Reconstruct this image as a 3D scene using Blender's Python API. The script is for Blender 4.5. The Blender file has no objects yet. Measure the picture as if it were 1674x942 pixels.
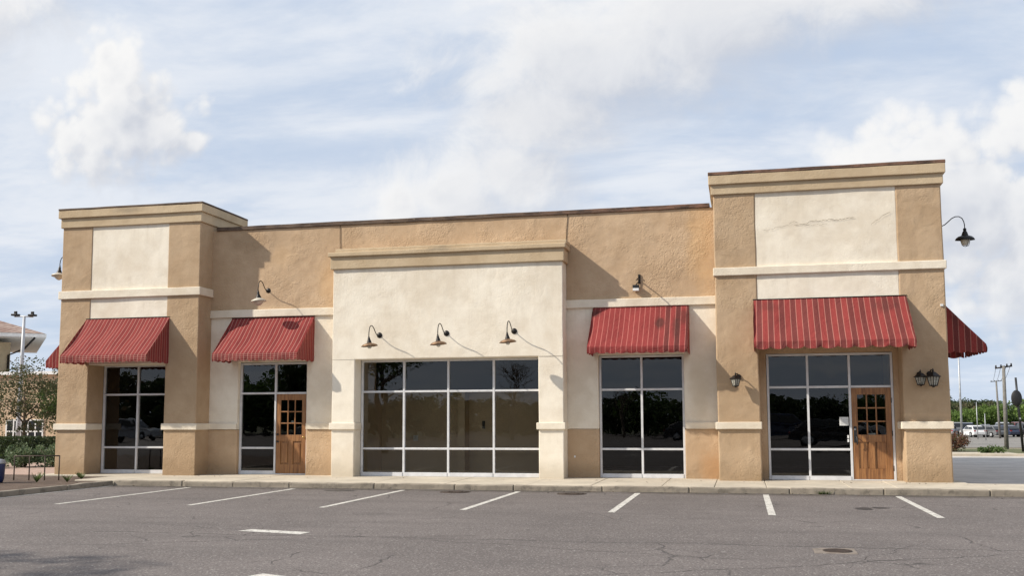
import bpy, bmesh, math, random
from mathutils import Vector, Matrix, noise
R = math.radians
sc = bpy.context.scene
COL = sc.collection
random.seed(7)

# ------------------------------------------------------------------ node helpers
class S:
    """tiny expression wrapper round a float socket"""
    def __init__(s, nt, k): s.nt, s.k = nt, k
    def _m(s, op, *a, clamp=False):
        n = s.nt.nodes.new('ShaderNodeMath'); n.operation = op; n.use_clamp = clamp
        for i, v in enumerate((s,) + a):
            if isinstance(v, S): s.nt.links.new(v.k, n.inputs[i])
            else: n.inputs[i].default_value = v
        return S(s.nt, n.outputs[0])
    def __add__(s, o): return s._m('ADD', o)
    def __radd__(s, o): return s._m('ADD', o)
    def __sub__(s, o): return s._m('SUBTRACT', o)
    def __rsub__(s, o): return (s._m('MULTIPLY', -1.0))._m('ADD', o)
    def __mul__(s, o): return s._m('MULTIPLY', o)
    def __rmul__(s, o): return s._m('MULTIPLY', o)
    def __truediv__(s, o): return s._m('DIVIDE', o)
    def abs(s): return s._m('ABSOLUTE')
    def fract(s): return s._m('FRACT')
    def pw(s, e): return s._m('POWER', e)
    def mx(s, o): return s._m('MAXIMUM', o)
    def mn(s, o): return s._m('MINIMUM', o)
    def gt(s, o): return s._m('GREATER_THAN', o)
    def lt(s, o): return s._m('LESS_THAN', o)
    def sqrt(s): return s._m('SQRT')
    def clamp(s): return s._m('ADD', 0.0, clamp=True)
    def ss(s, a, b):
        n = s.nt.nodes.new('ShaderNodeMapRange'); n.interpolation_type = 'SMOOTHSTEP'
        s.nt.links.new(s.k, n.inputs[0])
        lo, hi = (0, 1)
        if a > b: a, b, lo, hi = b, a, 1, 0
        n.inputs[1].default_value = a; n.inputs[2].default_value = b
        n.inputs[3].default_value = lo; n.inputs[4].default_value = hi
        return S(s.nt, n.outputs[0])

def vec(nt, x, y, z):
    n = nt.nodes.new('ShaderNodeCombineXYZ')
    for i, v in enumerate((x, y, z)):
        if isinstance(v, S): nt.links.new(v.k, n.inputs[i])
        else: n.inputs[i].default_value = v
    return n.outputs[0]
def sep(nt, v):
    n = nt.nodes.new('ShaderNodeSeparateXYZ'); nt.links.new(v, n.inputs[0])
    return [S(nt, o) for o in n.outputs]
def nz(nt, v, scale, detail=4, rough=.55, dist=0.0):
    n = nt.nodes.new('ShaderNodeTexNoise'); nt.links.new(v, n.inputs['Vector'])
    n.inputs['Scale'].default_value = scale; n.inputs['Detail'].default_value = detail
    n.inputs['Roughness'].default_value = rough; n.inputs['Distortion'].default_value = dist
    return S(nt, n.outputs[0])
def vor(nt, v, scale, feature='F1', out='Distance', rnd=1.0):
    n = nt.nodes.new('ShaderNodeTexVoronoi'); n.feature = feature; nt.links.new(v, n.inputs['Vector'])
    n.inputs['Scale'].default_value = scale; n.inputs['Randomness'].default_value = rnd
    return S(nt, n.outputs[out])
def mixc(nt, f, a, b, mode='MIX'):
    n = nt.nodes.new('ShaderNodeMix'); n.data_type = 'RGBA'; n.blend_type = mode
    if isinstance(f, S): nt.links.new(f.k, n.inputs[0])
    else: n.inputs[0].default_value = f
    for i, c in ((6, a), (7, b)):
        if isinstance(c, tuple): n.inputs[i].default_value = (*c, 1)
        else: nt.links.new(c, n.inputs[i])
    return n.outputs[2]
def warp(nt, v, scale, amt):
    n = nt.nodes.new('ShaderNodeTexNoise'); nt.links.new(v, n.inputs['Vector']); n.inputs['Scale'].default_value = scale
    n.inputs['Detail'].default_value = 3
    m = nt.nodes.new('ShaderNodeVectorMath'); m.operation = 'MULTIPLY_ADD'
    nt.links.new(n.outputs['Color'], m.inputs[0]); m.inputs[1].default_value = (amt,) * 3
    nt.links.new(v, m.inputs[2]); return m.outputs[0]

def new_mat(name):
    m = bpy.data.materials.new(name); m.use_nodes = True
    nt = m.node_tree; b = nt.nodes['Principled BSDF']; return m, nt, b
def setp(nt, b, key, v):
    if isinstance(v, S): nt.links.new(v.k, b.inputs[key])
    elif hasattr(v, 'is_output'): nt.links.new(v, b.inputs[key])
    elif isinstance(v, tuple): b.inputs[key].default_value = (*v, 1)
    else: b.inputs[key].default_value = v
def bump(nt, b, h, strength=1.0, dist=.01):
    n = nt.nodes.new('ShaderNodeBump'); n.inputs['Strength'].default_value = strength; n.inputs['Distance'].default_value = dist
    nt.links.new(h.k, n.inputs['Height']); nt.links.new(n.outputs[0], b.inputs['Normal'])
def wpos(nt):
    return nt.nodes.new('ShaderNodeNewGeometry').outputs['Position']
def opos(nt):
    return nt.nodes.new('ShaderNodeTexCoord').outputs['Object']
def uvc(nt):
    return nt.nodes.new('ShaderNodeTexCoord').outputs['UV']

def simple(name, col, rough=.6, metal=0.0, vary=.25, scale=6, bmp=0.0, bscale=40, spec=.5, local=True):
    m, nt, b = new_mat(name); p = opos(nt) if local else wpos(nt)
    n = nz(nt, p, scale, 5, .6)
    d = tuple(c * (1 - vary) for c in col); l = tuple(min(1, c * (1 + vary)) for c in col)
    setp(nt, b, 'Base Color', mixc(nt, n.ss(.3, .7), d, l))
    setp(nt, b, 'Roughness', (n * .3 + (rough - .15)).clamp()); b.inputs['Metallic'].default_value = metal
    b.inputs['Specular IOR Level'].default_value = spec
    if bmp: bump(nt, b, nz(nt, p, bscale, 4), 1.0, bmp)
    return m

def stucco(name, col, rough_amt=1.0, stains=(), trowel=1.0):
    m, nt, b = new_mat(name); p = wpos(nt); x, y, z = sep(nt, p)
    lo = nz(nt, p, .55, 3, .5); mid = nz(nt, p, 2.6, 5, .6); fine = nz(nt, p, 38, 4, .7)
    dk = tuple(c * f for c, f in zip(col, (.86, .82, .78))); lt = tuple(min(1, c * f) for c, f in zip(col, (1.06, 1.06, 1.07)))
    c = mixc(nt, (lo * .6 + mid * .5).ss(.38, .75), dk, lt)
    # vertical rain streaks and blotches of grime
    st = nz(nt, vec(nt, x * 5.0, y * 5.0, z * .35), 1.0, 4, .6)
    c = mixc(nt, st.ss(.58, .8) * .12, c, tuple(k * .55 for k in col))
    c = mixc(nt, mid.ss(.62, .78) * .16, c, tuple(k * q for k, q in zip(col, (.7, .66, .6))))
    drip = nz(nt, vec(nt, x * 9.0, y * 9.0, z * .5), 1.0, 5, .65).ss(.48, .72); band = None
    for hz in (1.21, 4.28, 4.86, 5.43, 6.73, 6.88):
        e = (z * -1.0 + hz); e = e.ss(.75, .02) * e.gt(-.002); band = e if band is None else band.mx(e)
    c = mixc(nt, band * drip * .17, c, tuple(k * q for k, q in zip(col, (.52, .47, .40))))
    low = (z * -1.0 + mid * .9).ss(-.12, .34)
    c = mixc(nt, low * .5, c, tuple(k * q for k, q in zip(col, (.5, .46, .4))))
    for (sx, sz, rx, rz, scol, amt) in stains:
        dx = (x - sx) / rx; dz = (z - sz) / rz
        r = (dx * dx + dz * dz).sqrt() + (nz(nt, p, 2.2, 4, .6) - .5) * 1.1
        c = mixc(nt, r.ss(1.0, .25) * amt, c, scol)
    c = mixc(nt, fine.ss(.3, .75) * .18, c, tuple(k * .7 for k in col))
    setp(nt, b, 'Base Color', c); b.inputs['Roughness'].default_value = .92; b.inputs['Specular IOR Level'].default_value = .2
    pw = warp(nt, p, 1.7, .35)
    worm = nz(nt, pw, 12.0, 6, .66, .45)            # trowelled, torn relief
    pit = vor(nt, warp(nt, p, 6, .08), 17.0)
    patch = nz(nt, p, .8, 3, .55).ss(.40, .64)
    soft = nz(nt, p, 2.3, 2, .5, .6)
    h = soft * .75 * trowel + worm * (patch * .85 + .12) * rough_amt + pit.ss(.05, .5) * patch * .28 * rough_amt + fine * .2
    bump(nt, b, h, 1.0, .022)
    return m

# ------------------------------------------------------------------ mesh helpers
class MB:
    def __init__(s): s.bm = bmesh.new(); s.uv = None
    def box(s, x0, x1, y0, y1, z0, z1, mi=0, step=None):
        nx, ny, nzz = ((max(1, round((b - a) / step)) if step else 1) for a, b in ((x0, x1), (y0, y1), (z0, z1)))
        if step is None:
            nx = ny = nzz = 1
        L = lambda a, b, n: [a + (b - a) * i / n for i in range(n + 1)]
        X, Y, Z = L(x0, x1, nx), L(y0, y1, ny), L(z0, z1, nzz); V = {}
        def v(p):
            k = tuple(round(q, 5) for q in p)
            if k not in V: V[k] = s.bm.verts.new(p)
            return V[k]
        def f(*ps):
            q = s.bm.faces.new([v(p) for p in ps]); q.material_index = mi
        for i in range(nx):
            for k in range(nzz):
                a, b, c, d = X[i], X[i + 1], Z[k], Z[k + 1]
                f((a, y0, c), (b, y0, c), (b, y0, d), (a, y0, d)); f((b, y1, c), (a, y1, c), (a, y1, d), (b, y1, d))
        for i in range(ny):
            for k in range(nzz):
                a, b, c, d = Y[i], Y[i + 1], Z[k], Z[k + 1]
                f((x0, b, c), (x0, a, c), (x0, a, d), (x0, b, d)); f((x1, a, c), (x1, b, c), (x1, b, d), (x1, a, d))
        for i in range(nx):
            for k in range(ny):
                a, b, c, d = X[i], X[i + 1], Y[k], Y[k + 1]
                f((a, d, z0), (b, d, z0), (b, c, z0), (a, c, z0)); f((a, c, z1), (b, c, z1), (b, d, z1), (a, d, z1))
        return s
    def wall(s, x0, x1, z0, z1, yf, yb, holes=(), step=.16, mi=0):
        """a wall slab facing -Y with rectangular openings, gridded"""
        xs = sorted({x0, x1, *[h[0] for h in holes if x0 < h[0] < x1], *[h[1] for h in holes if x0 < h[1] < x1]})
        zs = sorted({z0, z1, *[q for h in holes for q in h[2:4] if z0 < q < z1]})
        def sub(l):
            o = []
            for a, b in zip(l, l[1:]):
                n = max(1, round((b - a) / step)); o += [a + (b - a) * i / n for i in range(n)]
            return o + [l[-1]]
        X, Z = sub(xs), sub(zs); V = {}
        def v(i, k, y):
            key = (i, k, y)
            if key not in V: V[key] = s.bm.verts.new((X[i], y, Z[k]))
            return V[key]
        def solid(i, k):
            if not (0 <= i < len(X) - 1 and 0 <= k < len(Z) - 1): return False
            cx, cz = (X[i] + X[i + 1]) / 2, (Z[k] + Z[k + 1]) / 2
            return not any(h[0] < cx < h[1] and h[2] < cz < h[3] for h in holes)
        F = lambda *q: setattr(s.bm.faces.new(q), 'material_index', mi)
        for i in range(len(X) - 1):
            for k in range(len(Z) - 1):
                if not solid(i, k): continue
                F(v(i, k, yf), v(i + 1, k, yf), v(i + 1, k + 1, yf), v(i, k + 1, yf))
                F(v(i + 1, k, yb), v(i, k, yb), v(i, k + 1, yb), v(i + 1, k + 1, yb))
                if not solid(i - 1, k): F(v(i, k, yb), v(i, k, yf), v(i, k + 1, yf), v(i, k + 1, yb))
                if not solid(i + 1, k): F(v(i + 1, k, yf), v(i + 1, k, yb), v(i + 1, k + 1, yb), v(i + 1, k + 1, yf))
                if not solid(i, k - 1): F(v(i, k, yb), v(i + 1, k, yb), v(i + 1, k, yf), v(i, k, yf))
                if not solid(i, k + 1): F(v(i, k + 1, yf), v(i + 1, k + 1, yf), v(i + 1, k + 1, yb), v(i, k + 1, yb))
        return s
    def tube(s, pts, r, n=8, cap=True, mi=0):
        pts = [Vector(p) for p in pts]; rs = r if isinstance(r, (list, tuple)) else [r] * len(pts)
        rings = []; up = None
        for i, p in enumerate(pts):
            t = (pts[min(i + 1, len(pts) - 1)] - pts[max(i - 1, 0)]).normalized()
            if up is None: up = t.orthogonal().normalized()
            up = (up - t * up.dot(t)); up = up.normalized() if up.length > 1e-6 else t.orthogonal().normalized()
            w = t.cross(up)
            rings.append([s.bm.verts.new(p + (up * math.cos(2 * math.pi * j / n) + w * math.sin(2 * math.pi * j / n)) * rs[i]) for j in range(n)])
        for a, b in zip(rings, rings[1:]):
            for j in range(n):
                f = s.bm.faces.new((a[j], a[(j + 1) % n], b[(j + 1) % n], b[j])); f.smooth = True; f.material_index = mi
        if cap:
            for q in (rings[0][::-1], rings[-1]):
                f = s.bm.faces.new(q); f.material_index = mi
        return s
    def lathe(s, c, prof, n=20, axis='Z', mi=0, tilt=None):
        c = Vector(c); rings = []
        for (r, h) in prof:
            ring = []
            for j in range(n):
                a = 2 * math.pi * j / n
                q = Vector((r * math.cos(a), r * math.sin(a), h)) if axis == 'Z' else Vector((r * math.cos(a), h, r * math.sin(a)))
                if axis == 'X': q = Vector((h, r * math.cos(a), r * math.sin(a)))
                if tilt: q = tilt @ q
                ring.append(s.bm.verts.new(c + q))
            rings.append(ring)
        for a, b in zip(rings, rings[1:]):
            for j in range(n):
                f = s.bm.faces.new((a[j], a[(j + 1) % n], b[(j + 1) % n], b[j])); f.smooth = True; f.material_index = mi
        return s
    def quad(s, *ps, mi=0):
        f = s.bm.faces.new([s.bm.verts.new(p) for p in ps]); f.material_index = mi; return f
    def prism(s, outline, y0, y1, mi=0):
        """outline of (x, z) pairs, extruded along Y"""
        a = [s.bm.verts.new((x, y0, z)) for x, z in outline]; b = [s.bm.verts.new((x, y1, z)) for x, z in outline]
        fs = [s.bm.faces.new(a), s.bm.faces.new(b[::-1])]
        for i in range(len(a)):
            j = (i + 1) % len(a); fs.append(s.bm.faces.new((a[j], a[i], b[i], b[j])))
        for f in fs: f.material_index = mi
        return s
    def jitter(s, amp, freq=1.1):
        for v in s.bm.verts:
            v.co += noise.noise_vector(v.co * freq) * amp + noise.noise_vector(v.co * freq * 4.1) * amp * .35
        return s
    def build(s, name, mats, parent=None, bevel=0.0, smooth=False, seg=2, normals=True):
        if normals: bmesh.ops.recalc_face_normals(s.bm, faces=s.bm.faces[:])
        if smooth:
            for f in s.bm.faces: f.smooth = True
        me = bpy.data.meshes.new(name)
        if parent is not None:
            off = Vector(world_loc(parent)); bmesh.ops.translate(s.bm, verts=s.bm.verts[:], vec=-off)
        s.bm.to_mesh(me); s.bm.free()
        for m in (mats if isinstance(mats, (list, tuple)) else [mats]): me.materials.append(m)
        o = bpy.data.objects.new(name, me); COL.objects.link(o)
        if parent is not None: o.parent = parent
        if bevel:
            md = o.modifiers.new('bevel', 'BEVEL'); md.width = bevel; md.segments = seg; md.limit_method = 'ANGLE'; md.angle_limit = R(50)
        return o
def world_loc(o):
    l = Vector(o.location); p = o.parent
    while p is not None: l = l + Vector(p.location); p = p.parent
    return l
def tag(o, label=None, cat=None, group=None, kind=None):
    for k, v in (('label', label), ('category', cat), ('group', group), ('kind', kind)):
        if v: o[k] = v
    return o
def thing(name, label, cat, loc=(0, 0, 0), group=None):
    o = bpy.data.objects.new(name, None); COL.objects.link(o); o.location = loc; o.empty_display_size = .3
    return tag(o, label, cat, group)
def copy_tree(o, parent=None):
    c = o.copy(); COL.objects.link(c)
    if parent is not None: c.parent = parent
    for ch in KIDS.get(o.name, []): copy_tree(ch, c)
    return c
KIDS = {}
def index_kids():
    KIDS.clear()
    for o in COL.objects:
        if o.parent: KIDS.setdefault(o.parent.name, []).append(o)

# ------------------------------------------------------------------ materials
TAN = (.53, .385, .25); CREAM = (.82, .75, .625)
OR = (.56, .37, .20)
M = {}
M['tan'] = stucco('tan_stucco', TAN, 1.0, [(-.9, 5.9, .5, 1.9, OR, .75), (-10.75, 5.2, .55, .9, OR, .55), (-.75, .25, .45, .55, (.46, .25, .11), .5), (-12.2, 5.9, .5, .5, OR, .3), (-13.0, 6.4, 1.5, .4, (.3, .2, .12), .4)])
M['tan_tower'] = stucco('tan_tower_stucco', (.48, .35, .225), .62, [(1.0, 0, 1.2, .3, (.3, .2, .1), .4)], 1.3)
M['cream'] = stucco('cream_stucco', CREAM, .28, [(-1.0, 2.2, .35, 1.2, (.55, .44, .30), .4), (-12.9, 3.0, .2, .25, (.5, .36, .2), .5)], .5)
M['trim'] = stucco('trim_stucco', (.78, .705, .575), .35, [], .45)
M['cornice'] = stucco('cornice_stucco', (.55, .435, .29), .35, [(-7.5, 5.85, .5, .12, (.2, .16, .12), .5), (-16.5, 7.3, .6, .15, (.25, .2, .14), .5)], .4)

def coping_mat():
    m, nt, b = new_mat('weathered_coping'); p = wpos(nt); x, y, z = sep(nt, p)
    n = nz(nt, vec(nt, x * 2.2, y * 2.2, z * 9), 1.0, 6, .7); n2 = nz(nt, p, 9, 5, .7)
    red = (x + nz(nt, p, .6, 2) * 2).ss(-6, -.5)
    base = mixc(nt, red, (.125, .083, .057), (.185, .10, .066))
    c = mixc(nt, n.ss(.42, .62), base, (.055, .034, .024)); c = mixc(nt, n2.ss(.6, .75) * .6, c, (.36, .28, .2))
    setp(nt, b, 'Base Color', c); b.inputs['Roughness'].default_value = .85; bump(nt, b, n2, .6, .01); return m
M['coping'] = coping_mat()

def concrete(name, col, stain=.5):
    m, nt, b = new_mat(name); p = wpos(nt)
    a = nz(nt, p, .9, 4, .6); f = nz(nt, p, 60, 4, .7); g = nz(nt, p, 5, 5, .65)
    c = mixc(nt, a.ss(.3, .7), tuple(k * .85 for k in col), tuple(k * 1.1 for k in col))
    c = mixc(nt, g.ss(.48, .72) * stain, c, tuple(k * .5 for k in col))
    c = mixc(nt, f.ss(.5, .8) * .35, c, tuple(k * .6 for k in col))
    setp(nt, b, 'Base Color', c); b.inputs['Roughness'].default_value = .9; bump(nt, b, f + g * .8, .6, .006); return m
M['walk'] = concrete('sidewalk_concrete', (.50, .44, .35), .25)
M['kerb'] = concrete('kerb_concrete', (.27, .23, .18), .95)
M['collar'] = concrete('stained_collar', (.20, .165, .135), .8)
M['drive'] = concrete('driveway_concrete', (.46, .425, .39), .3)
M['far_road'] = concrete('pale_road', (.21, .195, .175), .2)

def asphalt():
    m, nt, b = new_mat('worn_asphalt'); p = wpos(nt); x, y, z = sep(nt, p)
    lo = nz(nt, p, .22, 4, .6); md = nz(nt, p, 1.6, 5, .65)
    ag = vor(nt, p, 62, 'F1', 'Color'); f = nz(nt, p, 110, 3, .7); sp = nz(nt, p, 34, 4, .8)
    base = mixc(nt, (lo * .7 + md * .35).ss(.36, .68), (.152, .130, .120), (.212, .182, .168))
    c = mixc(nt, sp.ss(.38, .60), mixc(nt, .75, base, (.06, .053, .052)), base)
    c = mixc(nt, ag.ss(.74, .95) * .75, c, (.42, .39, .36))
    c = mixc(nt, f.ss(.54, .72) * .6, c, (.06, .055, .053))
    # oil spots
    o = nz(nt, p, .75, 5, .6).ss(.66, .76); c = mixc(nt, o * .5, c, (.045, .04, .038))
    bay = (((x + 2.21 + 1.33) / 2.655).fract() - .5).abs()       # distance from the middle of each bay
    drip = nz(nt, p, 3.2, 5, .7).ss(.56, .70) * bay.ss(.16, .03) * ((y + 6.2).abs()).ss(1.9, .5)
    c = mixc(nt, drip * .75, c, (.035, .03, .028))
    trk = nz(nt, vec(nt, x * .12, y * 1.3, 0.0), 1.0, 4, .55).ss(.45, .68)
    c = mixc(nt, trk * .28, c, (.085, .074, .07))
    spots = vor(nt, p, 1.15, 'F1', 'Distance').ss(.055, .03) * nz(nt, p, .5, 2).ss(.45, .55)
    c = mixc(nt, spots * .8, c, (.04, .035, .033))
    # dirt band along the kerb
    kb = ((y + 3.25) * -1.0 + (md - .5) * .6).abs().ss(.55, .15) * md.ss(.3, .55); c = mixc(nt, kb * .8, c, (.06, .05, .04))
    # cracks: long wandering lines and a web
    wx = warp(nt, p, .9, .55); X, Y, Z = sep(nt, warp(nt, wx, 5, .07))
    def crack(y0, slope, x0, x1, w):
        d = (Y - (X * slope + y0)).abs(); k = d.ss(w, w * .25) * X.ss(x0, x0 + 1.2) * X.ss(x1, x1 - 1.2)
        return k * (nz(nt, p, 2.5, 3).ss(.32, .5) * .8 + .2)
    k = crack(-11.75, .02, -9.5, 9, .022)
    k = k.mx(crack(-9.9, .42, -8.5, -2.5, .016)).mx(crack(-11.4, -1.6, -3.2, -.6, .016)).mx(crack(-13.9, .55, -7.5, 4, .018)).mx(crack(-13.0, -.25, -9, 1, .015)).mx(crack(-16.5, 2.2, .9, 3, .018))
    web = vor(nt, warp(nt, wx, 3, .25), .62, 'DISTANCE_TO_EDGE').ss(.012, .003) * nz(nt, p, .45, 2).ss(.52, .62)
    k = k.mx(web * .55)
    c = mixc(nt, k * .95, c, (.018, .016, .016))
    setp(nt, b, 'Base Color', c); b.inputs['Roughness'].default_value = .88; b.inputs['Specular IOR Level'].default_value = .35
    bump(nt, b, sp * .6 + f * .5 + ag * .3 - k * 1.5, .8, .008); return m
M['asphalt'] = asphalt()

def paint():
    m, nt, b = new_mat('road_paint'); p = wpos(nt)
    w = nz(nt, p, 14, 6, .75); f = nz(nt, p, 60, 3, .7)
    c = mixc(nt, (w * .6 + f * .4).ss(.46, .62), (.60, .575, .52), (.19, .17, .155))
    setp(nt, b, 'Base Color', c); b.inputs['Roughness'].default_value = .8; bump(nt, b, f, .5, .004); return m
M['paint'] = paint()
def groundm(name, a, bcol, c3, sc1=3, bmp=.03):
    m, nt, b = new_mat(name); p = wpos(nt)
    n = nz(nt, p, sc1, 6, .7); q = nz(nt, p, sc1 * 9, 4, .75)
    c = mixc(nt, n.ss(.35, .65), a, bcol); c = mixc(nt, q.ss(.5, .75) * .7, c, c3)
    setp(nt, b, 'Base Color', c); b.inputs['Roughness'].default_value = .95; bump(nt, b, q + n * .5, 1, bmp); return m
M['mulch'] = groundm('mulch', (.085, .055, .04), (.15, .105, .075), (.035, .024, .018))
M['gravel'] = groundm('pink_gravel', (.34, .235, .19), (.42, .31, .25), (.2, .14, .11), 6, .01)
M['earth'] = groundm('grassy_earth', (.07, .085, .035), (.12, .11, .06), (.05, .06, .02), .3, .05)
M['turf'] = groundm('turf', (.08, .10, .035), (.15, .14, .07), (.05, .065, .02), 2, .05)

def cloth(name, period, redA, redB, line, lw, plaid=False, altmask=None, wear=()):
    m, nt, b = new_mat(name); u, v, _ = sep(nt, uvc(nt)); p = opos(nt)
    t = u / period; fr = t.fract()
    ln = (fr - .5).abs().ss(lw, lw * .55)
    alt = ((t + .5) * .5).fract().gt(.5)
    if altmask is not None: alt = alt * u.ss(*altmask)
    wv = nz(nt, p, 260, 2, .6); bl = nz(nt, p, 2.4, 5, .6); fine = nz(nt, vec(nt, u * 90, v * 3, 0.0), 1.0, 3, .6)
    c = mixc(nt, alt, redA, redB)
    c = mixc(nt, fine.ss(.35, .7) * .35, c, tuple(k * .6 for k in redA))
    c = mixc(nt, bl.ss(.45, .75) * .3, c, tuple(k * .55 for k in redA))
    c = mixc(nt, ln * .66, c, line)
    if plaid:
        ln2 = ((v / .052).fract() - .5).abs().ss(.14, .06) * v.lt(-.005)
        c = mixc(nt, ln2 * .55, c, line)
    for (su, sv, ru, rv, amt) in wear:
        r = (((u - su) / ru) * ((u - su) / ru) + ((v - sv) / rv) * ((v - sv) / rv)).sqrt() + (nz(nt, p, 5, 4, .65) - .5) * 1.3
        c = mixc(nt, r.ss(1.05, .3) * amt, c, (.07, .03, .025))
    setp(nt, b, 'Base Color', c); b.inputs['Roughness'].default_value = .85; b.inputs['Specular IOR Level'].default_value = .2
    bump(nt, b, nz(nt, p, 4, 5, .62, .8) + wv * .1, 1.0, .035)
    # sunlight glows a little through the canvas
    tr = nt.nodes.new('ShaderNodeBsdfTranslucent'); nt.links.new(c, tr.inputs[0])
    mx = nt.nodes.new('ShaderNodeMixShader'); mx.inputs[0].default_value = .12
    nt.links.new(b.outputs[0], mx.inputs[1]); nt.links.new(tr.outputs[0], mx.inputs[2])
    nt.links.new(mx.outputs[0], nt.nodes['Material Output'].inputs[0]); return m
RED = (.265, .044, .040); DRK = (.115, .032, .029); PINK = (.52, .24, .19)
M['cloth_fine'] = cloth('fine_striped_canvas', .108, RED, (.215, .036, .035), (.54, .31, .25), .085, True)
M['cloth_faded'] = cloth('stained_striped_canvas', .126, (.275, .047, .044), DRK, (.52, .20, .165), .08, False, (1.45, 2.0), [(1.72, .95, .16, .3, .75), (2.1, .75, .12, .7, .55), (.08, 1.35, .2, .2, .7), (2.28, 1.15, .12, .4, .5)])
M['cloth_wide'] = cloth('wide_striped_canvas', .128, (.29, .05, .045), (.165, .043, .039), PINK, .075, False, None, [(2.95, 1.2, .35, .35, .4), (.35, 1.2, .3, .2, .3)])

def glass():
    m = bpy.data.materials.new('tinted_glass'); m.use_nodes = True; nt = m.node_tree; nt.nodes.clear()
    out = nt.nodes.new('ShaderNodeOutputMaterial'); tr = nt.nodes.new('ShaderNodeBsdfTransparent'); gl = nt.nodes.new('ShaderNodeBsdfGlossy')
    tr.inputs[0].default_value = (.63, .64, .61, 1); gl.inputs['Roughness'].default_value = .004
    fr = nt.nodes.new('ShaderNodeFresnel'); fr.inputs[0].default_value = 1.5
    f = (S(nt, fr.outputs[0]) * 1.75).clamp(); mx = nt.nodes.new('ShaderNodeMixShader')
    nt.links.new(f.k, mx.inputs[0]); nt.links.new(tr.outputs[0], mx.inputs[1]); nt.links.new(gl.outputs[0], mx.inputs[2])
    p = wpos(nt); bp = nt.nodes.new('ShaderNodeBump'); bp.inputs['Strength'].default_value = .12; bp.inputs['Distance'].default_value = .012
    nt.links.new(nz(nt, p, 1.3, 2).k, bp.inputs['Height']); nt.links.new(bp.outputs[0], gl.inputs['Normal'])
    nt.links.new(mx.outputs[0], out.inputs[0]); return m
M['glass'] = glass()
M['alu'] = simple('white_aluminium', (.62, .62, .63), .45, 0, .08, 5)
M['alu_dirty'] = M['alu']

def wood():
    m, nt, b = new_mat('varnished_oak'); p = opos(nt); x, y, z = sep(nt, p)
    g = nz(nt, warp(nt, vec(nt, x * 26, y * 26, z * 1.6), .6, .9), 1.0, 5, .6); q = nz(nt, vec(nt, x * 120, y * 120, z * 4), 1.0, 3, .6)
    lo = nz(nt, p, 2.2, 3)
    c = mixc(nt, g.ss(.3, .7), (.15, .06, .02), (.35, .165, .058)); c = mixc(nt, q.ss(.5, .75) * .4, c, (.11, .042, .015))
    c = mixc(nt, lo.ss(.45, .7) * .3, c, (.36, .19, .08))
    setp(nt, b, 'Base Color', c); b.inputs['Roughness'].default_value = .45; bump(nt, b, g, .4, .003); return m
M['wood'] = wood()
M['dark_metal'] = simple('dark_bronze_metal', (.022, .019, .018), .45, .6, .3, 20)
M['copper'] = simple('old_copper', (.25, .15, .085), .5, .4, .4, 12)
M['cream_enamel'] = simple('cream_enamel', (.52, .47, .385), .4, 0, .15, 9)
M['grey_metal'] = simple('galvanised_steel', (.42, .43, .44), .5, .5, .2, 8)
M['brass'] = simple('worn_brass', (.45, .30, .12), .35, .9, .3, 20)
M['black'] = simple('black_paint', (.012, .012, .013), .5, 0, .3, 20)
M['white'] = simple('white_paint', (.72, .72, .70), .6, 0, .08, 8)
M['pale_grey'] = simple('pale_grey_paint', (.46, .47, .49), .5, .1, .12, 4)
M['rust'] = simple('rusty_steel', (.06, .04, .03), .75, .3, .4, 18)
M['bluebin'] = simple('blue_plastic', (.012, .025, .10), .4, 0, .2, 6)
M['bulb'] = simple('milky_glass', (.62, .60, .52), .25, 0, .1, 6)
M['lampglass'] = simple('seeded_lantern_glass', (.30, .29, .25), .2, 0, .35, 30)
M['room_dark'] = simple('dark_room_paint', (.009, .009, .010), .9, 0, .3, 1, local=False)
M['room_tan'] = simple('tan_room_paint', (.70, .54, .36), .9, 0, .08, .8, local=False)
M['room_floor'] = simple('room_carpet', (.42, .36, .28), .95, 0, .15, 3, local=False)
M['castiron'] = simple('cast_iron', (.055, .038, .029), .8, .2, .35, 25, .01, 40)
M['bark'] = simple('bark', (.12, .09, .065), .95, 0, .4, 8, .03, 18)
M['pole_wood'] = simple('weathered_pole', (.17, .16, .145), .9, 0, .25, 7, .01, 30)
M['peach'] = simple('peach_render', (.50, .37, .25), .9, 0, .08, 2, local=False)
M['house_cream'] = simple('cream_render', (.42, .35, .23), .9, 0, .1, 2, local=False)
M['darkglass'] = simple('dark_window_glass', (.012, .014, .016), .08, 0, .2, 1)
M['tyre'] = simple('tyre_rubber', (.014, .014, .014), .85, 0, .2, 10)
M['oil'] = simple('oily_tar', (.040, .035, .033), .6, 0, .5, 9)
def tiles():
    m, nt, b = new_mat('clay_roof_tiles'); x, y, z = sep(nt, wpos(nt))
    w = ((x + y * .02) / .3).fract(); n = nz(nt, vec(nt, x * 3.3, y * 2.0, z * 2.0), 1.0, 2)
    c = mixc(nt, n.ss(.35, .65), (.24, .15, .115), (.37, .275, .225)); c = mixc(nt, (w - .5).abs().ss(.32, .5) * .6, c, (.08, .04, .03))
    setp(nt, b, 'Base Color', c); b.inputs['Roughness'].default_value = .85; bump(nt, b, (w - .5).abs() * -1.0, 1, .06); return m
M['tiles'] = tiles()
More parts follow.
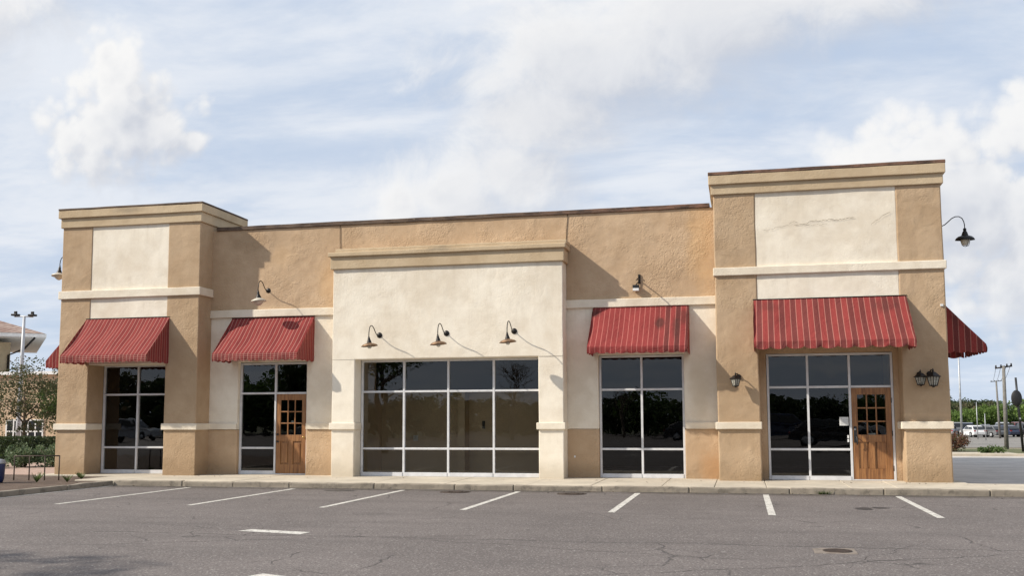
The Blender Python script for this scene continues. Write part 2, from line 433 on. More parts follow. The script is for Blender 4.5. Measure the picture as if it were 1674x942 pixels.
def leafm(name, a, bcol, c3=None, trans=.35):
    m = bpy.data.materials.new(name); m.use_nodes = True; nt = m.node_tree; b = nt.nodes['Principled BSDF']
    gi = nt.nodes.new('ShaderNodeNewGeometry'); rnd = S(nt, gi.outputs['Random Per Island']); p = opos(nt)
    n = nz(nt, p, .9, 3)
    c = mixc(nt, (rnd * .6 + n * .6).ss(.3, .95), a, bcol)
    if c3: c = mixc(nt, rnd.ss(.82, .9), c, c3)
    setp(nt, b, 'Base Color', c); b.inputs['Roughness'].default_value = .6; b.inputs['Specular IOR Level'].default_value = .3
    tr = nt.nodes.new('ShaderNodeBsdfTranslucent'); nt.links.new(c, tr.inputs[0]); mx = nt.nodes.new('ShaderNodeMixShader'); mx.inputs[0].default_value = trans
    nt.links.new(b.outputs[0], mx.inputs[1]); nt.links.new(tr.outputs[0], mx.inputs[2]); nt.links.new(mx.outputs[0], nt.nodes['Material Output'].inputs[0]); return m
M['leaf_dark'] = leafm('dark_foliage', (.022, .038, .014), (.06, .085, .03))
M['leaf_mid'] = leafm('green_foliage', (.04, .075, .018), (.12, .18, .05))
M['leaf_bright'] = leafm('bright_foliage', (.075, .13, .025), (.17, .25, .06))
M['leaf_olive'] = leafm('olive_foliage', (.05, .062, .026), (.12, .125, .055), (.14, .105, .06))
M['leaf_red'] = leafm('reddish_foliage', (.09, .05, .028), (.20, .09, .055), (.08, .11, .035))
M['leaf_hedge'] = leafm('glossy_hedge_foliage', (.06, .10, .045), (.22, .28, .16))
M['leaf_grass'] = leafm('grass_blades', (.07, .11, .03), (.16, .19, .07))

# ------------------------------------------------------------------ the setting
G = -.12
def sheet(name, pts, z, mat, kind='structure', sub=0):
    b = MB(); b.quad(*[(x, y, z) for x, y in pts]) if len(pts) == 4 else b.bm.faces.new([b.bm.verts.new((x, y, z)) for x, y in pts])
    o = b.build(name, mat); return tag(o, kind=kind)
def zf(y): return G - .8 * max(0, min(1, (y - 33) / 62))
def strips(name, x0, x1, ys, dz, mat):
    b = MB(); V = [(b.bm.verts.new((x0, y, zf(y) + dz)), b.bm.verts.new((x1, y, zf(y) + dz))) for y in ys]
    for p, q in zip(V, V[1:]): b.bm.faces.new((p[0], p[1], q[1], q[0]))
    return tag(b.build(name, mat), kind='structure')
strips('ground', -900, 900, (-900, 33, 95, 1500), -.03, M['earth'])
sheet('parking_lot', [(-15.1, -38), (90, -38), (90, 26.9), (-15.1, 26.9)], G, M['asphalt'])
sheet('driveway', [(-70, -38), (-15.1, -38), (-15.1, -12), (-70, -12)], G - .004, M['asphalt'])
strips('road', -60, 160, (33, 95, 150), -.006, M['far_road'])
sheet('service_road', [(4.66, -.76), (90, -.76), (90, 19.6), (4.66, 19.6)], G + .004, M['drive'])
sheet('rear_parking_lot', [(-120, -75), (150, -75), (150, -38), (-120, -38)], G - .004, M['asphalt'])
# pavement slabs with open joints
b = MB(); xs = [-16.3, -15.1, -13.6, -12.0, -10.35, -8.5, -6.7, -4.75, -3.3, -1.75, -.62, .48, 2.2, 3.15, 4.9, 6.6, 8.4, 10.2, 12.0]
for i, (a, c) in enumerate(zip(xs, xs[1:])):
    dz = random.uniform(-.004, .003)
    b.box(a + .005, c - .005, -2.885, (-.05 if a < 4.8 else -.75) + .3 * (a < 4.8), -.3, dz)
b.box(-18.9, -16.305, -1.0, .2, -.3, -.002)
tag(b.build('sidewalk', M['walk'], bevel=.012), kind='structure')
b = MB(); x = -15.1
while x < 13:
    l = random.uniform(1.3, 2.3); b.box(x + .006, x + l - .006, -3.05 + random.uniform(-.008, .008), -2.893, -.32, random.uniform(-.008, .008), step=.09); x += l
y = -3.06
while y > -12:
    l = random.uniform(1.2, 1.8); b.box(-15.26, -15.1 + random.uniform(-.01, .01), y - l + .008, y, -.32, random.uniform(-.005, .006), step=.2); y -= l
b.jitter(.016, 2.6)
tag(b.build('kerb', M['kerb'], bevel=.022), kind='structure')
b = MB(); b.box(4.9, 60, 19.6, 19.85, -.3, .0, step=1.5); b.box(9, 60, 27.3, 27.5, -.3, -.0, step=1.5); b.jitter(.02, .8)
tag(b.build('kerb', M['walk'], bevel=.02), kind='structure')
sheet('mulch_bed', [(-60, -12), (-15.262, -12), (-15.262, -2.89), (-16.31, -2.89), (-16.31, -1.01), (-18.8, -1.01), (-18.8, -.6), (-60, -.6)], -.035, M['mulch'])
sheet('gravel_path', [(-70, -.6), (-18.57, -.6), (-18.57, 40), (-70, 40)], -.03, M['gravel'])
sheet('verge', [(4.9, 19.85), (60, 19.85), (60, 27.3), (9, 27.3)], -.02, M['turf'])
sheet('path', [(4.9, 19.852), (11, 19.852), (11, 21.6), (4.9, 21.6)], -.012, M['walk'])
rng = random.Random(19); b = MB()
for _ in range(420):
    if rng.random() < .6: q = Vector((rng.choice([-13.9, -9.3, -3.4, -3.0, -.9, 1.4, 6.0]) + rng.gauss(0, .45), -3.08 - abs(rng.gauss(0, .07)), G + .004))
    else: q = Vector((rng.uniform(-15, 8), rng.choice([-3.15 - abs(rng.gauss(0, .3)), -.8 - abs(rng.gauss(0, .3))]), 0)); q.z = G + .004 if q.y < -3.06 else .006
    a = rng.random() * 6.28; l = rng.uniform(.012, .04); u, v = Vector((math.cos(a), math.sin(a), rng.uniform(-.2, .4))) * l, Vector((-math.sin(a), math.cos(a), rng.uniform(-.1, .3))) * l * .6
    b.quad(q - u, q - v, q + u, q + v)
tag(b.build('fallen_leaves', M['mulch'], normals=False), kind='stuff')
# painted lines, each its own
def line(name, pts, z=G + .004): return sheet(name, pts, z, M['paint'])
for X in (-12.796, -10.141, -7.479, -4.825, -2.21, .442, 3.037, 5.64, 8.3):
    o = line('parking_line', [(X - .06, -7.95 if X > -12 else -8.2), (X + .06, -7.97 if X > -12 else -8.2), (X + .06, -3.42), (X - .06, -3.42)])
line('parking_line', [(-15.05, -9.0), (-14.95, -9.0), (-14.95, -3.25), (-15.05, -3.25)])
line('lane_line', [(-7.1, -11.78), (-6.03, -12.03), (-6.0, -11.75), (-7.0, -11.55)])
line('lane_line', [(-4.99, -15.75), (-4.3, -15.95), (-4.2, -15.7), (-4.88, -15.42)])
for q in ([(8, 57), (90, 57), (90, 57.4), (8, 57.4)], [(16.5, 41.5), (60, 38), (60, 46.5), (17.2, 43.4)], [(10, 75), (90, 75), (90, 75.3), (10, 75.3)]):
    b = MB(); b.quad(*[(x, y, zf(y) + .002) for x, y in q]); tag(b.build('road_line', M['paint']), kind='structure')

# manhole covers, drain, oil
def cover(x, y, r, label):
    t = thing('manhole_cover', label, 'manhole cover', (x, y, G))
    MB().lathe((x, y, G), [(r + .05, 0), (r + .05, .006), (r + .012, .008), (r + .012, .002)], 28).build('rim', M['castiron'], t)
    k = MB().lathe((x, y, G), [(0.001, .012), (r * .3, .010), (r * .34, .006), (r * .6, .006), (r * .64, .010), (r, .010), (r, 0)], 28)
    for i in range(10):
        a = i * math.pi / 5; c, s = math.cos(a), math.sin(a)
        k.tube([(x + c * r * .36, y + s * r * .36, G + .009), (x + c * r * .6, y + s * r * .6, G + .009)], .008, 5)
    k.build('cover_plate', M['castiron'], t)
cover(-6.163, -3.78, .29, 'round iron manhole cover by the kerb below the wide four-column window')
cover(-3.569, -3.87, .27, 'round iron manhole cover by the kerb below the stained red awning')
t = thing('storm_drain', 'small round iron drain set in a square concrete collar in the asphalt', 'drain', (1.05, -12.44, G))
k = MB(); k.box(.80, 1.29, -12.66, -12.20, G - .05, G + .006, step=.1); k.jitter(.012, 6); k.build('collar', M['collar'], t, bevel=.006)
k = MB().lathe((1.07, -12.43, G), [(.17, .004), (.17, .013), (.15, .013), (.15, .006), (.001, .006)], 26)
for i in range(-3, 4): k.box(1.07 - math.sqrt(.15 ** 2 - (i * .04) ** 2), 1.07 + math.sqrt(.15 ** 2 - (i * .04) ** 2), -12.43 + i * .04 - .012, -12.43 + i * .04 + .012, G + .004, G + .014)
k.build('grate', M['castiron'], t)
def blot(name, x, y, rx, ry, label, seed):
    b = MB(); vs = []
    for i in range(36):
        a = i / 36 * 2 * math.pi; q = 1 + .35 * noise.noise(Vector((math.cos(a) * 1.6 + seed, math.sin(a) * 1.6, seed)))
        vs.append(b.bm.verts.new((x + rx * q * math.cos(a), y + ry * q * math.sin(a), G + .002)))
    b.bm.faces.new(vs); tag(b.build(name, M['oil']), label, 'oil stain')
blot('oil_stain', -8.85, -3.75, .36, .22, 'dark ragged oil stain against the kerb under the right end of the first wooden door', 1.3)
blot('oil_stain', 2.05, -6.42, .16, .24, 'small dark oil spot on the asphalt in front of the second wooden door', 4.1)
blot('oil_stain', 2.36, -6.2, .14, .16, 'fainter twin oil spot touching the small dark one before the second door', 9.2)

# ------------------------------------------------------------------ the building
B = thing('commercial_building', 'long single storey tan and cream stucco shop building with two corner towers', 'building', (-7, 0, 0))
JA = .007
def wallpart(name, b, mat, bevel=.018, amp=JA):
    b.jitter(amp, .9); return b.build(name, mat, B, bevel=bevel)
W2 = (-13.43, -11.41, -.3, 3.045); V3 = (-3.505, -1.375, -.3, 3.075); CO = (-9.81, -4.93, -.3, 3.034)
wallpart('wall', MB().wall(-14.4, -.45, 4.30, 6.73, 0, .35), M['tan'])
for x0, x1, h in ((-14.4, -10.3, W2), (-4.42, -.45, V3)):
    wallpart('wall', MB().wall(x0, x1, 1.215, 4.30, .006, .34, [h]), M['cream'])
    wallpart('wall', MB().wall(x0, h[0], -.2, 1.21, -.002, .345), M['tan']); wallpart('wall', MB().wall(h[1], x1, -.2, 1.21, -.002, .345), M['tan'])
wallpart('wall', MB().wall(-10.436, -4.30, -.2, 5.43, -.58, -.02, [CO]), M['cream'])
# towers
k = MB(); k.box(-18.56, -17.62, -.68, 1.7, -.2, 6.9, step=.2); wallpart('pilaster', k, M['tan_tower'])
k = MB(); k.box(-15.24, -14.28, -.68, 1.7, -.2, 6.9, step=.2); wallpart('pilaster', k, M['tan_tower'])
k = MB(); k.wall(-17.63, -15.23, 3.0, 6.9, -.664, .1); wallpart('wall', k, M['cream'])
k = MB(); k.box(-.566, .425, -.622, 2.6, -.2, 6.9, step=.2); wallpart('pilaster', k, M['tan_tower'], .03, .014)
k = MB(); k.box(3.622, 4.626, -.622, 2.6, -.2, 6.9, step=.2); wallpart('pilaster', k, M['tan_tower'], .03, .014)
k = MB(); k.wall(.42, 3.63, 3.22, 6.9, -.606, -.2); wallpart('wall', k, M['cream'])
k = MB(); k.wall(.42, 3.63, -.2, 3.4, -.09, .2, [(.598, 3.49, -.3, 3.02)]); wallpart('wall', k, M['tan'])
# bulk: side, rear walls, roofs
for q in ((-18.54, -18.2, 1.7, 14, -.2, 6.72), (4.28, 4.61, 2.6, 14, -.2, 6.72), (-18.2, 4.28, 13.7, 14, -.2, 6.72)): wallpart('side_wall', MB().box(*q, step=.45), M['tan'], .02)
for q in ((-18.2, 4.28, .36, 13.69, 6.2, 6.4), (-17.6, -15.25, .2, 1.68, 6.5, 6.8), (.44, 3.6, .2, 2.58, 6.5, 6.8)): MB().box(*q).build('roof', M['kerb'], B)
wallpart('wall', MB().wall(-17.65, -15.2, 6.0, 6.9, 1.45, 1.69), M['cream']); wallpart('wall', MB().wall(.4, 3.65, 6.0, 6.9, 2.35, 2.59), M['cream'])
# copings and cornices
k = MB(); k.box(-14.17, -.67, -.045, .40, 6.72, 6.825, step=.25); k.jitter(.008, 1.6); k.build('coping', M['coping'], B, bevel=.012)
for q in ((-18.58, -18.16, 1.86, 14.04, 6.722, 6.82), (4.24, 4.65, 2.75, 14.04, 6.722, 6.82)): MB().box(*q, step=.5).jitter(.006, 1.6).build('coping', M['coping'], B, bevel=.012)
def cornice(x0, x1, yf, yb, z0, z1, z2, z3):
    k = MB(); k.box(x0 - .05, x1 + .05, yf - .05, yb + .05, z0, z1, step=.25); k.jitter(.006, 1.2); k.build('cornice', M['cornice'], B, bevel=.015)
    k = MB(); k.box(x0 - .10, x1 + .10, yf - .11, yb + .1, z1 - .004, z2, step=.25); k.jitter(.006, 1.2); k.build('cornice', M['cornice'], B, bevel=.015)
    k = MB(); k.box(x0 - .105, x1 + .105, yf - .118, yb + .105, z2 + .001, z3, step=.25); k.jitter(.007, 1.9); k.build('coping', M['coping'], B, bevel=.012)
cornice(-18.56, -14.28, -.68, 1.7, 6.875, 7.15, 7.365, 7.42)
cornice(-.566, 4.626, -.622, 2.6, 6.885, 7.13, 7.355, 7.435)
k = MB(); k.box(-10.50, -4.25, -.65, -.01, 5.42, 5.75, step=.25); k.jitter(.006, 1.2); k.build('cornice', M['cornice'], B, bevel=.015)
k = MB(); k.box(-10.55, -4.20, -.715, -.012, 5.746, 5.86, step=.25); k.jitter(.006, 1.2); k.build('cornice', M['cornice'], B, bevel=.018)
k = MB(); k.box(-10.38, -4.19, -.60, -.014, 5.858, 5.965, step=.25); k.jitter(.007, 1.2); k.build('cornice', M['cornice'], B, bevel=.018)
# belts and ledges
def trim(name, *bx, mat='trim'):
    for q in bx:
        k = MB(); k.box(*q, step=.2); k.jitter(.006, 1.3); k.build(name, M[mat], B, bevel=.016)
trim('belt_course', (-18.61, -14.225, -.735, -.012, 4.855, 5.08), (-.60, 4.672, -.675, .5, 4.893, 5.09), (-14.29, -10.43, -.06, .1, 4.275, 4.485), (-4.31, -.55, -.06, .1, 4.275, 4.485))
trim('ledge', (-18.61, -17.57, -.735, -.014, 1.21, 1.382), (-15.29, -14.23, -.735, -.013, 1.21, 1.382), (-14.29, -13.435, -.05, .06, 1.212, 1.38), (-11.405, -10.43, -.05, .06, 1.212, 1.38),
     (-10.485, -9.765, -.635, -.15, 1.21, 1.382), (-4.975, -4.25, -.635, -.15, 1.21, 1.382), (-1.37, -.56, -.05, .06, 1.212, 1.38), (-.62, .455, -.68, -.14, 1.21, 1.382), (3.55, 4.676, -.68, .5, 1.21, 1.382))
# interiors seen through the glass
def room(x0, x1, y0, y1, mat, extra=()):
    k = MB(); k.box(x0, x0 + .05, y0, y1, 0, 3.3); k.box(x1 - .05, x1, y0, y1, 0, 3.3); k.box(x0 + .05, x1 - .05, y1 - .05, y1, 0, 3.3); k.box(x0, x1, y0, y1, 3.3, 3.35)
    for e in extra: k.box(*e)
    k.build('interior_wall', mat, B)
    k = MB(); k.box(x0, x1, y0, y1, -.06, .004); k.build('interior_floor', M['room_floor'] if mat is M['room_tan'] else M['room_dark'], B)
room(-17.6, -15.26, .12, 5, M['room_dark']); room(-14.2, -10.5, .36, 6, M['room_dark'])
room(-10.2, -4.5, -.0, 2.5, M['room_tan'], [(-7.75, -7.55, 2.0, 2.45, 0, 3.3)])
MB().box(-10.14, -4.56, 1.9, 2.44, 2.28, 3.295).build('upper_pane_darkener', M['room_dark'], B)  # dark box added to darken the view through the upper panes
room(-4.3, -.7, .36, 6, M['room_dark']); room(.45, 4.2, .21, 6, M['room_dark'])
k = MB(); k.box(-9.2, -9.06, 2.438, 2.446, .85, 1.02); k.build('outlet_plate', M['white'], B)
k = MB(); k.box(-7.16, -7.08, 2.43, 2.446, 1.2, 1.42); k.build('light_switch', M['black'], B)

# storefront windows: frame, panes
def window(label, xs, zs, Y, skip=None, sill=.10, w=.052, d=.10):
    """xs: centres of uprights, zs: transom centres, skip: column that holds a door"""
    k = MB(); g = MB(); z1 = zs[-1] + w / 2
    for x in xs: k.box(x - w / 2, x + w / 2, Y, Y + d, .0, z1)
    for i, (a, c) in enumerate(zip(xs, xs[1:])):
        l, r = a + w / 2 + .0005, c - w / 2 - .0005
        if i == skip:
            rows = [zs[1], zs[2]]; k.box(l, r, Y + .003, Y + d - .003, .0, .028)
        else:
            rows = [sill / 2] + zs; k.box(l, r, Y - .012, Y + d - .003, .0, sill)
        for z in (rows if i == skip else zs): k.box(l, r, Y + .003, Y + d - .003, z - w / 2, z + w / 2)
        for p, (z0, z2) in enumerate(zip(rows, rows[1:])):
            lo = z0 + (w / 2 if p or i == skip else sill / 2); hi = z2 - w / 2
            ax, az = random.uniform(-.003, .003), random.uniform(-.0025, .0025); q = Y + d * .55
            g.quad((l, q - ax, lo - .002), (r, q + ax, lo - .002), (r, q + ax + az, hi + .002), (l, q - ax + az, hi + .002))
    f = k.build('window', M['alu'], B, bevel=.004, seg=1); g.build('pane', M['glass'], f); return tag(f, label)
window('two-column black storefront window', [-17.575, -16.51, -15.45], [.72, 2.193, 2.995], .02)
k = MB(); k.box(-15.42, -15.24, .03, .11, -.1, 3.1); k.build('wall', M['tan'], B)
window('window with a door in its right column', [-13.40, -12.37, -11.436], [.712, 2.195, 3.005], .12, skip=1)
window('wide four-column window', [-9.77, -8.612, -7.405, -6.193, -4.965], [.713, 2.199, 3.005], -.13)
window('two-column black window', [-3.475, -2.436, -1.405], [.712, 2.2, 3.035], .12)
window('three-column window with a door in its right column', [.628, 1.55, 2.506, 3.46], [.725, 2.211, 2.99], -.097, skip=2)

def door(label, x0, x1, Y, style):
    z0, z1 = .03, 2.165 if style == 1 else 2.18; H = z1 - z0; Wd = x1 - x0; k = MB(); y0, y1 = Y, Y + .05
    st = .145 * Wd; gz0 = z1 - .515 * H; gz1 = z1 - .075 * H; lz = z1 - .595 * H; pz0 = z0 + .115 * H
    k.box(x0, x0 + st, y0, y1, z0, z1); k.box(x1 - st, x1, y0, y1, z0, z1)
    a, c = x0 + st + .0008, x1 - st - .0008
    k.box(a, c, y0 + .002, y1 - .002, gz1, z1); k.box(a, c, y0 + .002, y1 - .002, lz, gz0); k.box(a, c, y0 + .002, y1 - .002, z0, pz0)
    mw = .032
    for i in (1, 2):
        xm = a + (c - a) * i / 3; k.box(xm - mw / 2, xm + mw / 2, y0 + .006, y1 - .006, gz0 + .0006, gz1 - .0006)
    for j in (1, 2):
        zm = gz0 + (gz1 - gz0) * j / 3
        for i in range(3):
            l = a + (c - a) * i / 3 + (mw / 2 if i else 0) + .0006; r = a + (c - a) * (i + 1) / 3 - (mw / 2 if i < 2 else 0) - .0006
            k.box(l, r, y0 + .008, y1 - .008, zm - mw / 2, zm + mw / 2)
    f = k.build('door', M['wood'], B, bevel=.006); tag(f, label)
    pn = MB()
    if style == 1:
        xm = (a + c) / 2; pn.box(xm - .055, xm + .055, y0 + .003, y1 - .003, pz0 + .0006, lz - .0006)
        for l, r in ((a, xm - .0556), (xm + .0556, c)):
            pn.box(l, r, y0 + .03, y1 - .01, pz0 + .0006, lz - .0006); pn.box(l + .045, r - .045, y0 + .008, y0 + .021, pz0 + .05, lz - .05)
    else:
        e = [a, a + .30 * (c - a), a + .36 * (c - a), a + .58 * (c - a), a + .64 * (c - a), c]
        for i, dp in enumerate((.024, .036, .002, .036, .024)): pn.box(e[i] + .003, e[i + 1] - .003, y0 + dp, y1 - .008, pz0 + .0006, lz - .0006)
    pn.build('door_panel', M['wood'], f, bevel=.006)
    g = MB(); g.quad((a, Y + .026, gz0), (c, Y + .027, gz0), (c, Y + .025, gz1), (a, Y + .0255, gz1)); g.build('door_glass', M['glass'], f)
    if style == 1:
        hz = z1 - .545 * H; h = MB(); h.lathe((x1 - .05, y0, hz), [(.03, 0), (.03, -.008), (.012, -.012), (.012, -.04), (.028, -.05), (.03, -.065), (.018, -.08), (.001, -.082)], 16, 'Y'); h.build('door_knob', M['brass'], f)
        for z in (z1 - .51 * H, z1 - .60 * H): MB().lathe((x0 + .05, y0, z), [(.028, 0), (.028, -.02), (.02, -.03), (.001, -.031)], 14, 'Y').box(x0 + .03, x0 + .105, y0 - .04, y0 - .028, z - .012, z + .012).build('door_lock', M['black'], f)
        q = MB(); q.box(x0 + .42, x0 + .50, Y + .03, Y + .033, gz0 + .30, gz0 + .38); q.build('door_sticker', M['white'], f)
    else:
        h = MB(); h.box(x0 + .028, x0 + .098, y0 - .012, y0, z1 - .60 * H, z1 - .425 * H); h.tube([(x0 + .07, y0 - .01, z1 - .535 * H), (x0 + .09, y0 - .06, z1 - .54 * H), (x0 + .10, y0 - .065, z1 - .60 * H), (x0 + .09, y0 - .055, z1 - .625 * H)], .014, 8)
        h.lathe((x0 + .06, y0 - .01, z1 - .455 * H), [(.024, 0), (.024, -.012), (.001, -.014)], 14, 'Y', mi=1); h.build('door_handle', [M['black'], M['grey_metal']], f)
        for z in (z1 - .14 * H, z1 - .5 * H, z1 - .88 * H): MB().tube([(x1 + .004, y0 - .008, z - .06), (x1 + .004, y0 - .008, z + .06)], .011, 8).build('hinge', M['black'], f)
        q = MB(); q.box(a + .36 * (c - a), a + .62 * (c - a), Y + .03, Y + .034, gz0 + .002, gz0 + .035); q.build('door_notice', M['white'], f)
    return f
door('oak door with nine small panes and a brass knob', -12.34, -11.465, .135, 1)
door('oak door with nine small panes and a black handle plate', 2.537, 3.428, -.085, 2)
# cracks, seams, conduit, notice, stickers
def ribbon(name, pts, w, mat, Y, parent=B):
    k = MB(); vs = []
    for i, (x, z) in enumerate(pts):
        ww = w * (.35 + .65 * abs(math.sin(i * 1.7 + 1))) * (.25 if i in (0, len(pts) - 1) else 1)
        vs.append((k.bm.verts.new((x, Y, z - ww / 2)), k.bm.verts.new((x, Y, z + ww / 2))))
    for a, c in zip(vs, vs[1:]): k.bm.faces.new((a[0], c[0], c[1], a[1]))
    return k.build(name, mat, parent)
def wander(x0, z0, x1, z1, n, a, s):
    r = random.Random(s); o = []; dz = 0
    for i in range(n + 1):
        t = i / n; dz = dz * .8 + r.gauss(0, a * .28); k = math.sin(math.pi * t) ** .5
        o.append((x0 + (x1 - x0) * min(1, max(0, t + r.uniform(-.3, .3) / n)), z0 + (z1 - z0) * t + dz * k))
    return o
M['crack'] = simple('crack_shadow', (.20, .165, .12), .95, 0, .3, 12)
ribbon('crack', wander(1.30, 6.05, 2.70, 6.18, 34, .06, 1), .013, M['crack'], -.6245)
ribbon('crack', wander(1.55, 6.03, 2.1, 6.06, 14, .05, 4), .007, M['crack'], -.6255)
ribbon('crack', wander(.58, 5.98, 1.42, 6.12, 22, .07, 5), .007, M['crack'], -.626)
ribbon('crack', wander(3.05, 5.98, 3.5, 6.28, 12, .04, 8), .010, M['crack'], -.625)
k = MB(); k.tube([(-10.5, -.012, 6.76), (-10.497, -.012, 6.3), (-10.485, -.014, 6.05), (-10.48, -.02, 5.985)], .007, 6); k.tube([(-10.48, -.02, 5.985), (-9, -.016, 5.975), (-7, -.016, 5.98), (-4.3, -.016, 5.975)], .006, 5); k.build('conduit', M['rust'], B)
k = MB(); k.tube([(-4.25, -.008, 6.74), (-4.28, -.01, 6.35), (-4.3, -.012, 5.98)], .007, 5); k.build('conduit', M['rust'], B)
k = MB(); k.box(2.255, 2.46, -.055, -.05, 1.29, 1.49); k.build('paper_notice', M['white'], B)
k = MB(); 
for i in range(6): k.box(2.275, 2.44, -.0575, -.056, 1.315 + i * .028, 1.322 + i * .028)
k.build('notice_text', M['grey_metal'], B)
for q in (.99, .90): MB().box(2.42, 2.458, -.055, -.05, q, q + .07).build('window_sticker', M['white'], B)
k = MB(); k.box(-4.14, -4.10, -.03, .01, .50, .55); k.build('tap_box', M['white'], B)
k = MB(); k.box(4.50, 4.56, -.66, -.61, 4.02, 4.07); k.build('sensor', M['white'], B)
# seams of the centre block
for q in ((-10.43, -9.82), (-4.92, -4.306)): MB().box(*q, -.5826, -.57, 3.028, 3.034).build('seam', M['crack'], B)

# ------------------------------------------------------------------ awnings
def awning(label, p0, wdir, odir, width, proj, ztop, zbot, drop, mat, scal=.3, amp=.035, plaid=0, curl=0.0, splay=0.0, seed=0, torn=None):
    p0 = Vector(p0); w = Vector(wdir); o = Vector(odir)
    t = thing('awning', label, 'awning', p0 + w * width / 2 + Vector((0, 0, ztop)))
    P = lambda u, out, z: p0 + w * u + o * out + Vector((0, 0, z))
    def surf(name, fn, nu, nv):
        k = MB(); uvl = k.bm.loops.layers.uv.new('UVMap'); V = [[None] * (nv + 1) for _ in range(nu + 1)]; UV = {}
        for i in range(nu + 1):
            for j in range(nv + 1):
                pt, uv = fn(i / nu, j / nv); V[i][j] = k.bm.verts.new(pt); UV[V[i][j]] = uv
        for i in range(nu):
            for j in range(nv):
                f = k.bm.faces.new((V[i][j], V[i + 1][j], V[i + 1][j + 1], V[i][j + 1])); f.smooth = True
                for l in f.loops: l[uvl].uv = UV[l.vert]
        return k.build(name, mat, t, normals=False)
    sl = math.hypot(proj, ztop - zbot)
    def slope(a, q):
        u = a * width + (a - .5) * 2 * splay * q; n = noise.noise(Vector((a * width * 1.3, q * 2.2, seed)))
        n2 = noise.noise(Vector((a * width * 4.2, q * 1.4, seed + 20))); sag = (-.034 * math.sin(math.pi * q) * (1 + .4 * math.cos(a * width * 2 * math.pi / .85)) + .03 * n * math.sin(math.pi * min(1, q * 1.02)) + .008 * n2 * (.25 + q * .75)) * min(1, q * 8)
        return P(u, proj * q + sag * .7, ztop + (zbot - ztop) * q + sag), (a * width, sl * (1 - q))
    surf('canopy', slope, int(width / .04), 28)
    def hang(a):
        q = abs(math.sin(math.pi * a * width / scal)) ** .6
        h = drop - amp + amp * q
        if torn and torn[0] < a < torn[1]: h *= torn[2]
        return h
    def val(a, q):
        u = a * width + (a - .5) * 2 * splay; h = hang(a); n = noise.noise(Vector((a * width * 3.1, q * .8, seed + 5)))
        roll = math.sin(q * math.pi * .9) * .012 + curl * q * q * (.5 + .5 * math.sin(a * width * 2 * math.pi / scal + seed))
        return P(u, proj + .004 + .008 * .7 * noise.noise(Vector((a * width * 4.2, 1.4, seed + 20))) * (1 - q) + n * .034 * q + roll, zbot - h * q + curl * q * q * .4 + .008 * noise.noise(Vector((a * width * 4.2, 1.4, seed + 20)))), (a * width, -h * q)
    surf('valance', val, int(width / .03), 8)
    for sgn, a in ((-1, 0), (1, 1)):
        def side(i, q, a=a):
            out = proj * i; top = ztop + (zbot - ztop) * i; hb = zbot - (drop - amp) - amp * abs(math.sin(math.pi * out / .3)) ** .6
            n = noise.noise(Vector((i * 3, q * 2, seed + a))); u = a * width + (a - .5) * 2 * splay * i
            return P(u + (a - .5) * 2 * (.006 + n * .012), out, top + (hb - top) * q), (out + .03, sl - q * (top - hb) - .2)
        surf('side_panel', side, 24, 20)
    k = MB(); e = .014
    k.tube([P(-.02, .012, ztop + .004), P(width + .02, .012, ztop + .004)], .012, 8)
    k.tube([P(.02, proj - .03, zbot - .02), P(width - .02, proj - .03, zbot - .02)], e, 8)
    for u in (.03, width - .03):
        k.tube([P(u, .03, ztop - .12), P(u, proj - .07, zbot - .05)], e, 6); k.tube([P(u, .02, zbot - .02), P(u, proj - .03, zbot - .02)], e, 6)
    k.build('awning_frame', M['dark_metal'], t); return t
XP, YM = (1, 0, 0), (0, -1, 0)
AW = 'red striped shopfront awnings'
A1 = awning('fine-striped red awning on the front of the shorter tower', (-17.72, -.665, 0), XP, YM, 2.57, 1.06, 4.28, 3.20, .205, M['cloth_fine'], .2, .045, seed=1)
A2 = awning('fine-striped red awning over the window and door between tower and cream block', (-13.63, .0, 0), XP, YM, 2.42, 1.06, 4.262, 3.22, .205, M['cloth_fine'], .2, .05, seed=2)
A3 = awning('stained faded red awning with sparse pink stripes under the small floodlight', (-3.615, .0, 0), XP, YM, 2.39, 1.15, 4.288, 3.20, .17, M['cloth_faded'], .24, .045, seed=3)
A4 = awning('widest red awning with broad maroon bands and curling scallops on the taller tower', (.335, -.612, 0), XP, YM, 3.43, .98, 4.292, 3.215, .20, M['cloth_wide'], .36, .06, curl=.05, splay=.03, seed=4)
A5 = awning('dark maroon awning on the end wall of the taller tower, seen from its side', (4.626, .25, 0), (0, 1, 0), (1, 0, 0), 2.4, 1.0, 4.29, 3.20, .21, M['cloth_wide'], .3, .05, curl=.02, seed=6)
A6 = awning('red awning mostly hidden round the end of the shorter tower', (-18.56, 2.6, 0), (0, -1, 0), (-1, 0, 0), 2.5, 1.0, 4.28, 3.20, .22, M['cloth_fine'], .16, .03, seed=7)
for a in (A1, A2, A3, A4, A5, A6): a['group'] = AW

